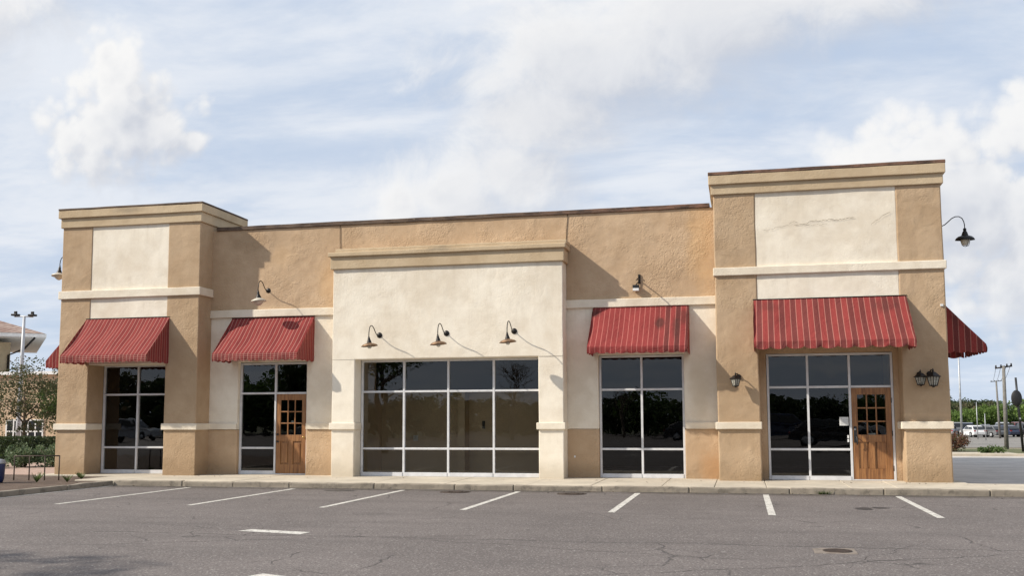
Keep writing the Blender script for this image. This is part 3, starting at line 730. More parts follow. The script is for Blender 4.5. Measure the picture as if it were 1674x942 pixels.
# ------------------------------------------------------------------ lamps on the walls
def gooseneck(label, base, out, reach, style, swing=0.0):
    base = Vector(base); o = Vector(out); s = Vector((-o.y, o.x, 0)); t = thing('wall_lamp', label, 'wall lamp', base, 'gooseneck lamps on the walls')
    P = lambda d, z: base + o * d + s * (swing * d / reach) + Vector((0, 0, z))
    k = reach / .65
    path = [(.0, 0), (.06, -.012), (.14, -.012), (.21, .02), (.29, .09), (.37, .165), (.45, .205), (.53, .205), (.60, .16), (.635, .08), (.65, 0), (.65, -.10)]
    MB().tube([P(d * k, z) for d, z in path], .0115, 8).build('lamp_arm', M['dark_metal'], t)
    rot = Vector((0, 0, 1)).rotation_difference(o).to_matrix()
    MB().lathe(base, [(.001, .03), (.03, .028), (.062, .014), (.075, .0)], 20, tilt=rot).build('wall_plate', M['dark_metal'], t)
    tilt = Matrix.Rotation(R(5), 3, Vector((o.x, o.y, 0)))
    c = P(reach, -.1)
    if style == 'dish':
        MB().lathe(c, [(.018, .02), (.024, -.02), (.034, -.03), (.03, -.05), (.045, -.08), (.06, -.14), (.064, -.155)], 18, tilt=tilt).build('lamp_cap', M['dark_metal'], t)
        MB().lathe(c, [(.05, -.15), (.11, -.165), (.175, -.19), (.21, -.222), (.212, -.232), (.17, -.208), (.10, -.185), (.02, -.175)], 26, tilt=tilt).build('lamp_shade', M['copper'], t)
        MB().lathe(c, [(.022, -.17), (.026, -.21), (.05, -.235), (.055, -.262), (.035, -.288), (.001, -.296)], 16, tilt=tilt).build('bulb', M['bulb'], t)
    elif style == 'bell':
        MB().lathe(c, [(.016, .05), (.022, .0), (.036, -.02), (.034, -.06), (.05, -.10), (.075, -.16), (.085, -.19)], 18, tilt=tilt).build('lamp_cap', M['dark_metal'], t)
        MB().lathe(c, [(.08, -.18), (.12, -.2), (.19, -.235), (.205, -.258), (.206, -.275), (.17, -.262), (.10, -.25)], 26, tilt=tilt).build('lamp_shade', M['cream_enamel'], t)
        MB().lathe(c, [(.15, -.262), (.13, -.30), (.075, -.35), (.03, -.38), (.001, -.385)], 20, tilt=tilt).build('lamp_glass', M['cream_enamel'], t)
    else:
        MB().lathe(c, [(.02, .02), (.034, .01), (.04, -.03), (.03, -.04), (.055, -.08), (.075, -.14), (.085, -.17)], 18, tilt=tilt).build('lamp_cap', M['dark_metal'], t)
        MB().lathe(c, [(.085, -.16), (.15, -.18), (.20, -.22), (.222, -.265), (.218, -.27), (.19, -.225), (.08, -.18)], 26, tilt=tilt).build('lamp_shade', M['dark_metal'], t)
        MB().lathe(c, [(.10, -.19), (.105, -.26), (.085, -.34), (.05, -.39), (.001, -.395)], 18, tilt=tilt).build('lamp_glass', M['bulb'], t)
        q = MB()
        for a in range(4):
            x, y = math.cos(a * math.pi / 2 + .4), math.sin(a * math.pi / 2 + .4)
            q.tube([c + Vector((x * .125, y * .125, -.2)), c + Vector((x * .12, y * .12, -.30)), c + Vector((x * .085, y * .085, -.40)), c + Vector((0, 0, -.425))], .007, 6)
        q.build('lamp_cage', M['dark_metal'], t)
    return t
gooseneck('black gooseneck lamp with copper dish shade over the left panes of the wide window', (-9.13, -.585, 3.652), (0, -1, 0), .66, 'dish', -.04)
gooseneck('middle of the three black gooseneck lamps with copper dish shades above the wide window', (-7.32, -.585, 3.662), (0, -1, 0), .66, 'dish', -.03)
gooseneck('black gooseneck lamp with copper dish shade above the wide window, nearest the stained awning', (-5.545, -.585, 3.678), (0, -1, 0), .66, 'dish', -.03)
gooseneck('gooseneck lamp with a cream bell shade high on tan stucco above a red awning', (-12.58, 0, 5.005), (0, -1, 0), .60, 'bell', .0)
gooseneck('caged gooseneck lamp against the sky on the end wall of the taller tower', (4.63, .25, 6.05), (1, 0, 0), .65, 'cage', 0)
gooseneck('gooseneck lamp peeking past the end of the shorter tower', (-18.57, .0, 6.0), (-1, 0, 0), .58, 'bell', 0)

def lantern(label, base, sc_=1.0, arm=.20, side=0.0):
    base = Vector(base); t = thing('wall_lantern', label, 'lantern', base, 'black coach lanterns on the taller tower')
    c = base + Vector((side, -arm, 0))
    MB().lathe(base, [(.001, -.035), (.04, -.03), (.055, -.012), (.06, 0)], 18, 'Y').build('wall_plate', M['dark_metal'], t)
    MB().tube([base + Vector((0, -.02, 0)), base + Vector((side * .4, -arm * .5, .065 * sc_)), base + Vector((side * .8, -arm * .85, .06 * sc_)), c + Vector((0, 0, .02 * sc_))], .014, 8).build('lantern_arm', M['dark_metal'], t)
    s = sc_; q45 = Matrix.Rotation(R(38), 3, 'Z')
    def sq(k, z, h): return [c + q45 @ Vector((h * a * s, h * d * s, z * s)) for a, d in ((-1, -1), (1, -1), (1, 1), (-1, 1))]
    def loft(name, prof, mat):
        k = MB(); rings = [[k.bm.verts.new(p) for p in sq(k, z, h)] for h, z in prof]
        for a, b2 in zip(rings, rings[1:]):
            for j in range(4): k.bm.faces.new((a[j], a[(j + 1) % 4], b2[(j + 1) % 4], b2[j]))
        k.bm.faces.new(rings[0]); k.bm.faces.new(rings[-1]); return k.build(name, mat, t)
    loft('lantern_roof', [(.012, .035), (.035, .02), (.085, -.045), (.10, -.055), (.10, -.068), (.08, -.07)], M['dark_metal'])
    MB().lathe(c, [(.001, .10 * s), (.012 * s, .085 * s), (.008 * s, .07 * s), (.024 * s, .055 * s), (.01 * s, .04 * s), (.016 * s, .03 * s)], 10).build('finial', M['dark_metal'], t)
    loft('lantern_glass', [(.073, -.07), (.045, -.225)], M['lampglass'])
    k = MB(); a, b2 = sq(0, -.068, .078), sq(0, -.228, .048)
    for j in range(4):
        k.tube([a[j], b2[j]], .0075 * s, 5); k.tube([(a[j] + a[(j + 1) % 4]) / 2, (b2[j] + b2[(j + 1) % 4]) / 2], .0045 * s, 5)
    k.build('lantern_bars', M['dark_metal'], t)
    loft('lantern_base', [(.055, -.222), (.055, -.235), (.02, -.25), (.012, -.265)], M['dark_metal'])
lantern('black coach lantern in sunlight on the inner pillar of the taller tower', (-.06, -.63, 2.46), 1.0, .22, -.07)
lantern('smaller of the two black lanterns side by side on the end pillar', (3.985, -.63, 2.46), 1.05, .16, .0)
lantern('larger black lantern with a tall finial, of the pair, closest to the building corner', (4.20, -.63, 2.47), 1.2, .24, .04)

t = thing('floodlight', 'small black and white wall floodlight above the stained awning', 'floodlight', (-2.44, 0, 4.9), None)
k = MB(); k.box(-2.47, -2.41, -.03, 0, 4.86, 5.09); k.lathe((-2.44, -.03, 5.03), [(.02, 0), (.02, -.03), (.001, -.03)], 10, 'Y'); k.build('bracket', M['dark_metal'], t, bevel=.004)
MB().tube([(-2.44, -.02, 4.94), (-2.44, -.20, 4.95), (-2.45, -.40, 4.93), (-2.46, -.46, 4.88)], .014, 8).build('arm', M['dark_metal'], t)
MB().tube([(-2.44, -.03, 4.9), (-2.50, -.05, 4.86), (-2.52, -.07, 4.82)], .012, 8).build('conduit', M['dark_metal'], t)
k = MB(); k.box(-2.60, -2.44, -.14, -.02, 4.735, 4.815); k.build('lamp_housing', M['black'], t, bevel=.008)
k = MB(); k.box(-2.595, -2.445, -.138, -.022, 4.665, 4.733); k.build('lens', M['white'], t, bevel=.006)

# ------------------------------------------------------------------ planting and street things, left side
t = thing('railing', 'dark low metal railing on four posts in the mulch beside the shorter tower', 'railing', (-17.4, -2.87, -.03))
MB().tube([(-18.02, -2.95, .575), (-17.4, -2.87, .582), (-16.82, -2.78, .585)], .016, 8).build('rail', M['rust'], t)
for x, y in ((-18.0, -2.95), (-17.6, -2.9), (-17.2, -2.84), (-16.83, -2.78)): MB().tube([(x, y, -.03), (x, y, .572)], .015, 8).build('post', M['rust'], t)
t = thing('litter_bin', 'dark blue round bin with a pale lid at the edge of the mulch bed', 'bin', (-17.80, -3.9, -.035))
MB().lathe((-17.80, -3.9, -.035), [(.001, 0), (.20, 0), (.235, .10), (.25, .46), (.245, .50)], 24).build('bin_body', M['bluebin'], t)
MB().lathe((-17.80, -3.9, -.035), [(.262, .47), (.262, .51), (.22, .56), (.10, .58), (.001, .582)], 24).build('lid', M['grey_metal'], t)

def leaves(k, c, rad, n, size, mi=0, shell=.35, flat=1.0, rng=random):
    c = Vector(c); rad = Vector(rad)
    for _ in range(n):
        d = Vector((rng.gauss(0, 1), rng.gauss(0, 1), rng.gauss(0, 1))).normalized(); r = (shell + (1 - shell) * rng.random()) ** .6
        p = c + Vector((d.x * rad.x, d.y * rad.y, d.z * rad.z)) * r
        a = Vector((rng.gauss(0, 1), rng.gauss(0, 1), rng.gauss(0, .7))).normalized(); w = a.orthogonal().normalized()
        w = Matrix.Rotation(rng.random() * 6.28, 3, a) @ w; h = a.cross(w); s = size * rng.uniform(.6, 1.3)
        vs = [k.bm.verts.new(p + w * s * .5 * x + h * s * y) for x, y in ((0, -.5), (.55, 0), (0, .55), (-.55, 0))]
        f = k.bm.faces.new(vs); f.material_index = mi
def crown(k, c, rad, clumps, per, size, csize, rng):
    c = Vector(c)
    for _ in range(clumps):
        d = Vector((rng.gauss(0, 1), rng.gauss(0, 1), rng.gauss(0, 1) + .15)).normalized(); r = rng.random() ** .45
        p = c + Vector((d.x * rad[0], d.y * rad[1], d.z * rad[2])) * r; q = csize * rng.uniform(.6, 1.25)
        leaves(k, p, (q, q, q * .75), per, size, rng=rng)
def limbs(k, base, h, r, n, rad, rng, top=None):
    base = Vector(base); tip = base + Vector((rng.uniform(-.15, .15) * h * .3, rng.uniform(-.1, .1), h))
    mid = base.lerp(tip, .5) + Vector((rng.uniform(-.05, .05) * h, 0, 0)); k.tube([base, base + Vector((0, 0, h * .06)), mid, tip], [r * 1.35, r, r * .75, r * .35], 8)
    for i in range(n):
        s = base.lerp(tip, rng.uniform(.35, .85)); a = rng.random() * 6.28; l = rad * rng.uniform(.6, 1.0)
        e = s + Vector((math.cos(a) * l, math.sin(a) * l, l * rng.uniform(.35, .9))); m = s.lerp(e, .5) + Vector((0, 0, l * .08))
        k.tube([s, m, e], [r * .42, r * .28, r * .08], 5)
def tree(name, label, loc, h, trunk_h, rad, clumps, per, leaf, mat, seed, group=None, csize=None, cat='tree'):
    rng = random.Random(seed); t = thing(name, label, cat, loc, group); x, y, z = loc
    k = MB(); limbs(k, (x, y, z), trunk_h + (h - trunk_h) * .6, .03 * h * .6, 9, max(rad[0], rad[1]) * .8, rng); k.build('trunk', M['bark'], t)
    k = MB(); crown(k, (x, y, z + trunk_h + (h - trunk_h) * .5), (rad[0], rad[1], (h - trunk_h) * .5), clumps, per, leaf, csize or rad[0] * .28, rng); k.build('crown', mat, t, normals=False)
    return t
def shrub(name, label, loc, rad, clumps, per, leaf, mat, seed, cat='shrub', csize=None, group=None):
    rng = random.Random(seed); t = thing(name, label, cat, loc, group); x, y, z = loc
    k = MB()
    for i in range(6):
        a = rng.random() * 6.28; k.tube([(x + math.cos(a) * rad[0] * .1, y + math.sin(a) * .1 * rad[1], z), (x + math.cos(a) * rad[0] * .6, y + math.sin(a) * rad[1] * .6, z + rad[2] * 1.5)], [.018, .006], 5)
    k.build('stem', M['bark'], t)
    k = MB(); crown(k, (x, y, z + rad[2]), (rad[0] * .85, rad[1] * .85, rad[2] * .95), clumps, per, leaf, csize or min(rad) * .45, rng); k.build('foliage', mat, t, normals=False)
    return t
def hedge(name, label, x0, x1, y0, y1, z0, z1, n, leaf, mat, seed):
    rng = random.Random(seed); k = MB()
    for _ in range(n):
        p = Vector((rng.uniform(x0, x1), rng.uniform(y0, y1), z0 + (z1 - z0) * rng.random() ** .7))
        a = rng.randrange(3)
        if a == 0: p.z = z1 - abs(rng.gauss(0, .05))
        elif a == 1: p.y = y0 + abs(rng.gauss(0, .08))
        leaves(k, p, (.05, .05, .05), 1, leaf, rng=rng)
    k.box(x0 + .12, x1 - .12, y0 + .15, y1 - .12, z0, z1 - .12)
    return tag(k.build(name, mat, normals=False), label, 'hedge')
hedge('hedge', 'clipped dark hedge running behind the glossy shrubs beside the shorter tower', -27.5, -22.3, 6.4, 7.4, -.1, .88, 5200, .09, M['leaf_dark'], 3)
shrub('shrub', 'rounded glossy pale-leaved shrub against the side of the shorter tower', (-21.9, 3.9, -.1), (.95, .8, .42), 60, 60, .085, M['leaf_hedge'], 11)
shrub('shrub', 'glossy pale-leaved shrub touching the one beside the shorter tower', (-22.9, 3.4, -.1), (.75, .7, .40), 46, 60, .085, M['leaf_hedge'], 12)
shrub('shrub', 'bright green shrub beneath the white lamp post', (-23.9, 2.2, -.1), (.95, .8, .42), 60, 55, .08, M['leaf_mid'], 13)
shrub('shrub', 'reddish-brown shrub behind the bright green one at the photo edge', (-28.2, 6.6, -.1), (.8, .8, .75), 34, 50, .09, M['leaf_red'], 14)
for i, (x, y, s) in enumerate([(-16.9, -3.5, .16), (-16.2, -3.3, .12), (-16.6, -2.2, .10), (-18.1, -4.6, .2), (-17.1, -1.6, .1)]):
    rng = random.Random(40 + i); k = MB()
    for _ in range(60):
        a = rng.random() * 6.28; l = s * rng.uniform(.6, 1.4); d = Vector((math.cos(a) * l * .8, math.sin(a) * l * .8, l)); p = Vector((x, y, -.04)) + d * rng.uniform(.1, .25); q = Vector((-d.y, d.x, 0)).normalized() * .012
        k.quad(p - q, p + q, p + d + q * .3, p + d - q * .3)
    tag(k.build('weed', M['leaf_grass'], normals=False), ['leafy weed in the mulch in front of the dark railing', 'small weed in the mulch by the kerb corner', 'small weed at the pavement edge behind the dark railing', 'weed beside the blue bin', 'tiny weed at the foot of the shorter tower'][i], 'weed')
rng = random.Random(77); k = MB()
for _ in range(46):
    a = rng.random() * 6.28; l = rng.uniform(.06, .14); d = Vector((math.cos(a) * l, math.sin(a) * l * .6, l * .6)); p = Vector((1.62 + rng.uniform(-.1, .1), -3.1, G)); q = Vector((-d.y, d.x, 0)).normalized() * .010
    k.quad(p - q, p + q, p + d + q * .3, p + d - q * .3)
tag(k.build('weed', M['leaf_grass'], normals=False), 'weed sprouting from the kerb joint in front of the three-column window', 'weed')
tree('tree', 'loose olive-leaved tree rising behind the white lamp post', (-29.3, 11.5, -.1), 4.1, .9, (2.1, 1.6, 1), 72, 90, .10, M['leaf_olive'], 21, csize=.46)
tree('tree', 'slender green tree close to the side of the shorter tower', (-28.0, 12.5, -.1), 3.2, .9, (1.5, 1.1, 1), 80, 80, .095, M['leaf_mid'], 22, csize=.4)
t = thing('street_lamp', 'tall white lamp post with two small floodlights on a crossbar', 'lamp post', (-32.42, 15, -.1))
MB().tube([(-32.42, 15, -.1), (-32.40, 15, 1.5), (-32.36, 15, 4), (-32.33, 15, 6.28)], [.12, .10, .085, .06], 12).build('pole', M['pale_grey'], t)
MB().tube([(-32.85, 15, 6.30), (-32.33, 15, 6.30), (-31.86, 15, 6.26)], .03, 8).build('crossbar', M['grey_metal'], t)
for x, z in ((-32.80, 6.33), (-31.90, 6.29)):
    k = MB(); k.box(x - .14, x + .14, 14.85, 15.15, z, z + .09); k.box(x - .06, x + .06, 14.95, 15.05, z + .09, z + .22); k.build('lamp_head', M['dark_metal'], t, bevel=.015)
# neighbouring buildings
t = thing('cream_house', 'cream building with a hipped clay tile roof and a white gutter', 'house', (-41.2, 25, 0))
HX, HY = -41.2, 25   # wall corner nearest the shop; the house is turned 40 degrees afterwards
k = MB(); k.box(HX - 18, HX, HY, HY + 12, -.1, 6.0); k.build('wall', M['house_cream'], t)
k = MB(); e, f, g, h = (HX - 19.5, HY - 1.5, 6.45), (HX + 1.75, HY - 1.5, 6.45), (HX + 1.75, HY + 13.5, 6.45), (HX - 19.5, HY + 13.5, 6.45); r1, r2 = (HX - 13, HY + 6, 9.0), (HX - 5, HY + 6, 9.0)
k.quad(e, f, r2, r1); k.quad(f, g, r2); k.quad(g, h, r1, r2); k.quad(h, e, r1); k.build('roof', M['tiles'], t)
k = MB(); k.box(HX - 19.5, HX + 1.8, HY - 1.55, HY + 13.5, 6.24, 6.43); k.build('soffit', M['white'], t)
MB().tube([(HX + 1.2, HY - 1.4, 6.2), (HX + .7, HY - .9, 5.6), (HX - .1, HY - .07, 5.25), (HX - .12, HY - .07, 0)], .06, 8).build('downpipe', M['dark_metal'], t)
t.rotation_euler = (0, 0, R(40))
t = thing('peach_building', 'low peach building with a white parapet cap and a gridded dark window', 'building', (-37, 25, 0))
k = MB(); k.box(-40.5, -28, 22, 34, -.1, 2.88); k.box(-40.4, -28.1, 22.1, 33.9, 2.88, 3.95); k.build('wall', M['peach'], t)
k = MB(); k.box(-40.6, -27.9, 21.9, 34.1, 3.95, 4.12); k.build('parapet_cap', M['white'], t)
k = MB()
for i in range(6): k.box(-38.75 + i * .45 - .035, -38.75 + i * .45 + .035, 21.94, 22, .25, 1.55)
for z in (.25, .9, 1.5): k.box(-38.78, -36.46, 21.945, 21.995, z - .035, z + .035)
f = k.build('window', M['white'], t); k = MB(); k.quad((-38.75, 21.97, .25), (-36.5, 21.97, .25), (-36.5, 21.97, 1.5), (-38.75, 21.97, 1.5)); k.build('pane', M['darkglass'], f)

# ------------------------------------------------------------------ right side, far
shrub('shrub', 'round reddish shrub on the verge beyond the corner of the taller tower', (8.75, 22.6, -.05), (1.05, .9, .45), 60, 60, .085, M['leaf_red'], 31, csize=.34)
shrub('shrub', 'low green tuft of planting on the verge edge before the wooden pole', (10.1, 20.6, -.05), (.62, .35, .15), 26, 40, .08, M['leaf_mid'], 32, csize=.16)
def upole(label, base, h, r0, r1, lean, arm=.9, sprig=False, group='utility poles'):
    x, y, z = base; t = thing('utility_pole', label, 'utility pole', base, group)
    MB().tube([(x, y, z), (x + lean * .5, y, z + h * .5), (x + lean, y, z + h)], [r0, (r0 + r1) / 2, r1], 10).build('pole', M['pole_wood'], t)
    k = MB(); k.tube([(x + lean - arm / 2, y, z + h - .12), (x + lean + arm / 2, y, z + h - .02)], .035, 6)
    for q in (-.45, -.15, .2, .45): k.lathe((x + lean + arm * q, y, z + h - .07 + q * .1), [(.03, 0), (.045, .05), (.03, .09), (.04, .12), (.001, .15)], 8)
    k.build('crossarm', M['dark_metal'], t); return t
upole('near stout wooden utility pole on the verge with a cluttered crossarm', (12.14, 26.6, -.03), 3.95, .105, .07, .04, .75)
upole('thin distant utility pole with a plain crossarm beyond the stout one', (28.7, 100, -.92), 6.6, .14, .09, -.12, 1.2)
def mast(label, base, h, r, head=True):
    x, y, z = base; t = thing('lamp_mast', label, 'lamp post', base)
    MB().tube([(x, y, z), (x, y, z + h)], [r, r * .6], 8).build('pole', M['grey_metal'], t)
    if head:
        k = MB(); k.box(x - .7, x + .7, y - .15, y + .15, z + h, z + h + .15); k.build('lamp_head', M['dark_metal'], t)
t = thing('power_line', 'thin overhead wires strung from the stout wooden pole to the distant one', 'wires', (12.2, 26.6, 3.9))
k = MB()
for o_ in (-.32, -.1, .14, .33):
    A_, C_ = Vector((12.18 + o_, 26.6, 3.98 + o_ * .1)), Vector((28.58 + o_ * 1.6, 100, 5.72)); E_ = Vector((6 + o_, 4, 5.9))
    k.tube([A_.lerp(C_, i / 10) - Vector((0, 0, 1.6 * (i / 10) * (1 - i / 10))) for i in range(11)], .012, 4)
k.build('wire', M['dark_metal'], t)
mast('tall thin lamp mast rising behind the maroon end awning', (18.75, 70, -.75), 8.9, .10)
mast('short pale mast standing in the far car park by the dark car', (25.3, 95, -.92), 4.1, .055, False)
mast('shortest grey post in front of the far parked cars', (22.85, 80, -.75), 2.6, .05, False)
t = thing('road_sign', 'leaning black post with an oval sign plate seen from its dark back', 'sign', (11.84, 22.5, -.02))
MB().tube([(11.84, 22.5, -.05), (11.73, 22.5, 2.0), (11.68, 22.5, 3.2)], [.055, .05, .045], 8).build('post', M['black'], t)
k = MB(); k.lathe((11.665, 22.44, 2.3), [(.001, 0), (.215, 0), (.222, .012), (.215, .024), (.001, .024)], 28, 'Y')
for v in k.bm.verts: v.co.z = 2.3 + (v.co.z - 2.3) * 1.6
k.build('sign_plate', M['black'], t)
k = MB(); k.box(11.735, 11.795, 22.43, 22.445, 1.38, 1.45); k.build('band', M['grey_metal'], t)
# cars
CARC = {}
def carpaint(name, col):
    if name not in CARC:
        m, nt, b = new_mat(name); p = opos(nt); setp(nt, b, 'Base Color', mixc(nt, nz(nt, p, 3, 3).ss(.3, .7), tuple(c * .9 for c in col), col)); b.inputs['Roughness'].default_value = .35; b.inputs['Coat Weight'].default_value = .6; CARC[name] = m
    return CARC[name]
def make_car(style):
    t = thing('parked_car', 'x', 'car', (0, 0, 0)); Lc = 4.5
    low = [(-2.2, .32), (-2.22, .62), (-2.1, .86), (-1.35, .95), (.95, .93), (1.9, .80), (2.2, .66), (2.22, .34), (1.75, .25), (-1.8, .25)]
    if style == 'suv': low = [(-2.15, .4), (-2.2, .75), (-2.15, 1.02), (-1.3, 1.06), (.95, 1.04), (1.95, .95), (2.2, .8), (2.22, .42), (1.8, .32), (-1.8, .32)]
    top = [(-1.95, .90), (-1.35, 1.36), (-.7, 1.44), (.1, 1.42), (.55, 1.32), (1.15, .92)]
    if style == 'suv': top = [(-2.05, 1.0), (-1.85, 1.66), (-1.2, 1.74), (.1, 1.72), (.5, 1.62), (1.15, 1.02)]
    k = MB(); k.prism(low, -.87, .87)
    k.prism([(x, z) for x, z in top], -.72, .72)
    for v in k.bm.verts:
        if v.co.z > 1.25: v.co.y *= .86
        if abs(v.co.x) > 2.0: v.co.y *= .88
    k.build('body', carpaint('white_car_paint', (.7, .7, .7)), t, bevel=.06, seg=3)
    g = MB(); zt = 1.33 if style == 'car' else 1.6; zb = .97 if style == 'car' else 1.1
    for s in (-1, 1):
        def pt(x, z): return (x, s * (.72 * (1 - .14 * max(0, min(1, (z - zb) / (zt - zb)))) + .012), z)
        for a, b2 in (((-1.7, -1.25), (-.5, -.5)), ((-.42, -.42), (.85, .40))): g.quad(pt(a[0], zb), pt(b2[0], zb), pt(b2[1], zt), pt(a[1], zt))
    fx = 1.16; g.quad((fx + .01, -.66, zb + .0), (fx + .01, .66, zb), (.50, .58, zt), (.50, -.58, zt)); rx = top[0][0]
    g.quad((rx - .01, -.66, zb + .02), (rx - .01, .66, zb + .02), (top[1][0] - .03, .58, zt), (top[1][0] - .03, -.58, zt))
    g.build('car_window', M['darkglass'], t)
    for x in (-1.38, 1.4):
        for s in (-1, 1):
            w = MB().lathe((x, s * .80, .33), [(.001, -.09), (.2, -.10), (.31, -.10), (.33, -.06), (.33, .06), (.31, .10), (.2, .10), (.001, .09)], 16, 'Y').build('wheel', M['tyre'], t)
            MB().lathe((x, s * .905, .33), [(.001, .012), (.12, .004), (.195, .006), (.2, -.02)], 14, 'Y').build('rim', M['grey_metal'], w)
    for s in (-1, 1):
        k = MB(); k.box(2.13, 2.23, s * .58 - .15, s * .58 + .15, .58 + .12 * (style == 'suv'), .70 + .12 * (style == 'suv')); k.build('headlight', M['bulb'], t)
        k = MB(); k.box(-2.2, -2.12, s * .62 - .13, s * .62 + .13, .70, .84); k.build('tail_light', simple('red_lens', (.3, .01, .01), .3), t)
    return t
PAINTS = dict(white=(.72, .72, .72), silver=(.40, .41, .43), black=(.015, .015, .018), navy=(.02, .03, .07), maroon=(.12, .02, .025), grey=(.12, .125, .13))
protos = {'car': make_car('car'), 'suv': make_car('suv')}; index_kids(); used = set()
def park(style, paint, loc, rz, label, group):
    o = protos[style]
    if style in used: o = copy_tree(o)
    used.add(style); o.location = loc; o.rotation_euler = (0, 0, R(rz)); o['label'] = label; o['group'] = group
    PEND.append((o, paint))
PEND = []
FG = 'cars parked in the far lot'; BG = 'cars parked behind the photographer'
far = [('car', 'silver', 25.2, 92, 70, 'silver saloon half hidden by the building corner in the far lot'), ('suv', 'navy', 27.4, 97, 75, 'dark blue tall car right of the half hidden silver saloon by the building corner'),
       ('car', 'white', 27.9, 88, 100, 'white saloon low in front of the dark blue tall car'), ('suv', 'silver', 31.2, 104, 90, 'silver tall car at the back of the far lot'),
       ('car', 'grey', 29.8, 87, 115, 'grey saloon turned askew left of the thin distant pole'), ('car', 'navy', 31.6, 90, 110, 'navy saloon at the foot of the thin distant pole'),
       ('suv', 'black', 33.8, 90, 95, 'black tall car just right of the stout wooden pole'), ('car', 'silver', 34.4, 105, 90, 'silver saloon behind the black tall car'),
       ('car', 'maroon', 36.3, 97, 90, 'maroon saloon behind the leaning sign post'), ('car', 'white', 35.9, 88, 120, 'white saloon at the photo edge beside the sign post'), ('suv', 'grey', 38.8, 92, 90, 'grey tall car beyond the sign post, last in the row'),
       ('car', 'black', 29.3, 105, 80, 'black saloon in the rear row of the far lot'), ('suv', 'grey', 25.9, 106, 85, 'grey tall car in the rear row behind the half hidden silver saloon'), ('suv', 'maroon', 32.9, 112, 90, 'maroon tall car at the very back of the far lot')]
for s, p, x, y, rz, l in far: park(s, p, (x * (y + 20 + 25.2) / 135.2, y + 20, zf(y + 20)), rz, l, FG)
back = [('car', 'black', -3.2, -46, 5, 'black saloon mirrored in the two-column window under the stained awning'), ('suv', 'navy', 2.9, -47, 0, 'dark blue tall car mirrored beside the black saloon'),
        ('car', 'white', 7.2, -44, 10, 'white saloon mirrored at the edge of the two-column window'), ('car', 'black', 4.8, -33, 8, 'black saloon nearest the shopfront, mirrored in the three-column window'),
        ('car', 'grey', -30, -45, 0, 'grey saloon mirrored low in the window beside the first door'), ('suv', 'silver', -46, -44, 0, 'silver tall car mirrored in the shorter tower window')]
for s, p, x, y, rz, l in back: park(s, p, (x, y, G), rz, l, BG)
for o, paint in PEND:
    for ch in COL.objects:
        if ch.parent == o and ch.name.startswith('body'):
            ch.material_slots[0].link = 'OBJECT'; ch.material_slots[0].material = carpaint(paint + '_car_paint', PAINTS[paint])

# trees far right, and behind the photographer (mirrored in the glass and shading the asphalt)
FT = 'trees along the far edge of the lot'
tr_b = tree('tree', 'x', (0, 0, 0), 4.4, .3, (2.6, 2.4, 1), 75, 40, .34, M['leaf_bright'], 51, FT, .75)
tr_d = tree('tree', 'x', (0, 0, 0), 6.6, .6, (3.4, 3.0, 1), 80, 40, .45, M['leaf_dark'], 52, FT, 1.0)
tr_o = tree('tree', 'x', (0, 0, 0), 5.6, .5, (3.2, 2.8, 1), 75, 40, .42, M['leaf_olive'], 53, FT, .95)
tr_m = tree('tree', 'x', (0, 0, 0), 5.0, .5, (2.8, 2.6, 1), 75, 40, .36, M['leaf_mid'], 54, FT, .85)
index_kids(); usedt = set()
def plant(proto, x, y, s, label, group=FT, sx=1.0):
    o = proto
    if proto.name in usedt: o = copy_tree(proto)
    usedt.add(proto.name); o.location = (x, y, zf(y)); o.scale = (s * sx, s * sx, s); o.rotation_euler = (0, 0, random.random() * 6.28)
    o['label'] = label; o['group'] = group
for i, (p, x, y, s) in enumerate([(tr_b, 36.2, 150, .9), (tr_b, 39.6, 152, 1.0), (tr_b, 45.6, 145, 1.4), (tr_b, 49.5, 147, 1.5), (tr_b, 33.0, 149, .82), (tr_m, 42.6, 155, 1.02), (tr_o, 41.5, 175, .9), (tr_o, 46, 178, .95), (tr_o, 37.5, 180, .95), (tr_m, 54, 150, 1.2)]):
    kind = {tr_b: 'bright green tree', tr_m: 'mid green tree', tr_o: 'olive tree'}[p]
    plant(p, x, y, s, f'{kind} in the front belt behind the far parked cars', FT)
for i in range(16):
    plant(tr_d if i % 3 else tr_o, 36 + i * 4.6 + random.uniform(-1, 1), 225 + random.uniform(-8, 25), random.uniform(.95, 1.25), ('dark' if i % 3 else 'olive') + ' tree in the rear belt on the horizon beyond the far lot', FT, 1.2)
tree('tree', 'dark leafy tree close behind the corner of the taller tower', (12.3, 47, G), 4.5, .8, (1.35, 1.2, 1), 46, 40, .13, M['leaf_dark'], 61, csize=.42)
BT = 'trees mirrored in the shop windows'
HT = {tr_d: 6.6, tr_o: 5.6, tr_m: 5.0}
for i in range(26):
    x = -92 + i * 4.7 + random.uniform(-1.2, 1.2); p = [tr_d, tr_d, tr_m, tr_o][i % 4]
    want = (6.2 if x < -42 else 3.9 if x < -10 else 3.7) * random.uniform(.82, 1.12)
    plant(p, x, -66 + random.uniform(-4, 4), want / HT[p], ['dark', 'dark', 'mid green', 'olive'][i % 4] + ' tree mirrored in the windows from across the road', BT, 1.3)
for i, (x, y, q) in enumerate([(-62, -55, 8.2), (-38, -57, 6.6)]): plant(tr_d, x, y, q / 6.6, 'tall dark tree mirrored in the tower window' if i == 0 else 'tall dark tree mirrored in the window beside the first door', BT, .8)
rng = random.Random(5); k = MB()
for _ in range(9000):
    x = rng.uniform(-110, 55); p = Vector((x, rng.uniform(-80, -72), (3.6 if x > -42 else 5.2) * rng.random() ** .8 * (.8 + .25 * noise.noise(Vector((x * .2, 0, 0)))))); leaves(k, p, (.2, .2, .2), 1, 1.0, rng=rng)
tag(k.build('woods', M['leaf_dark'], normals=False), kind='stuff')
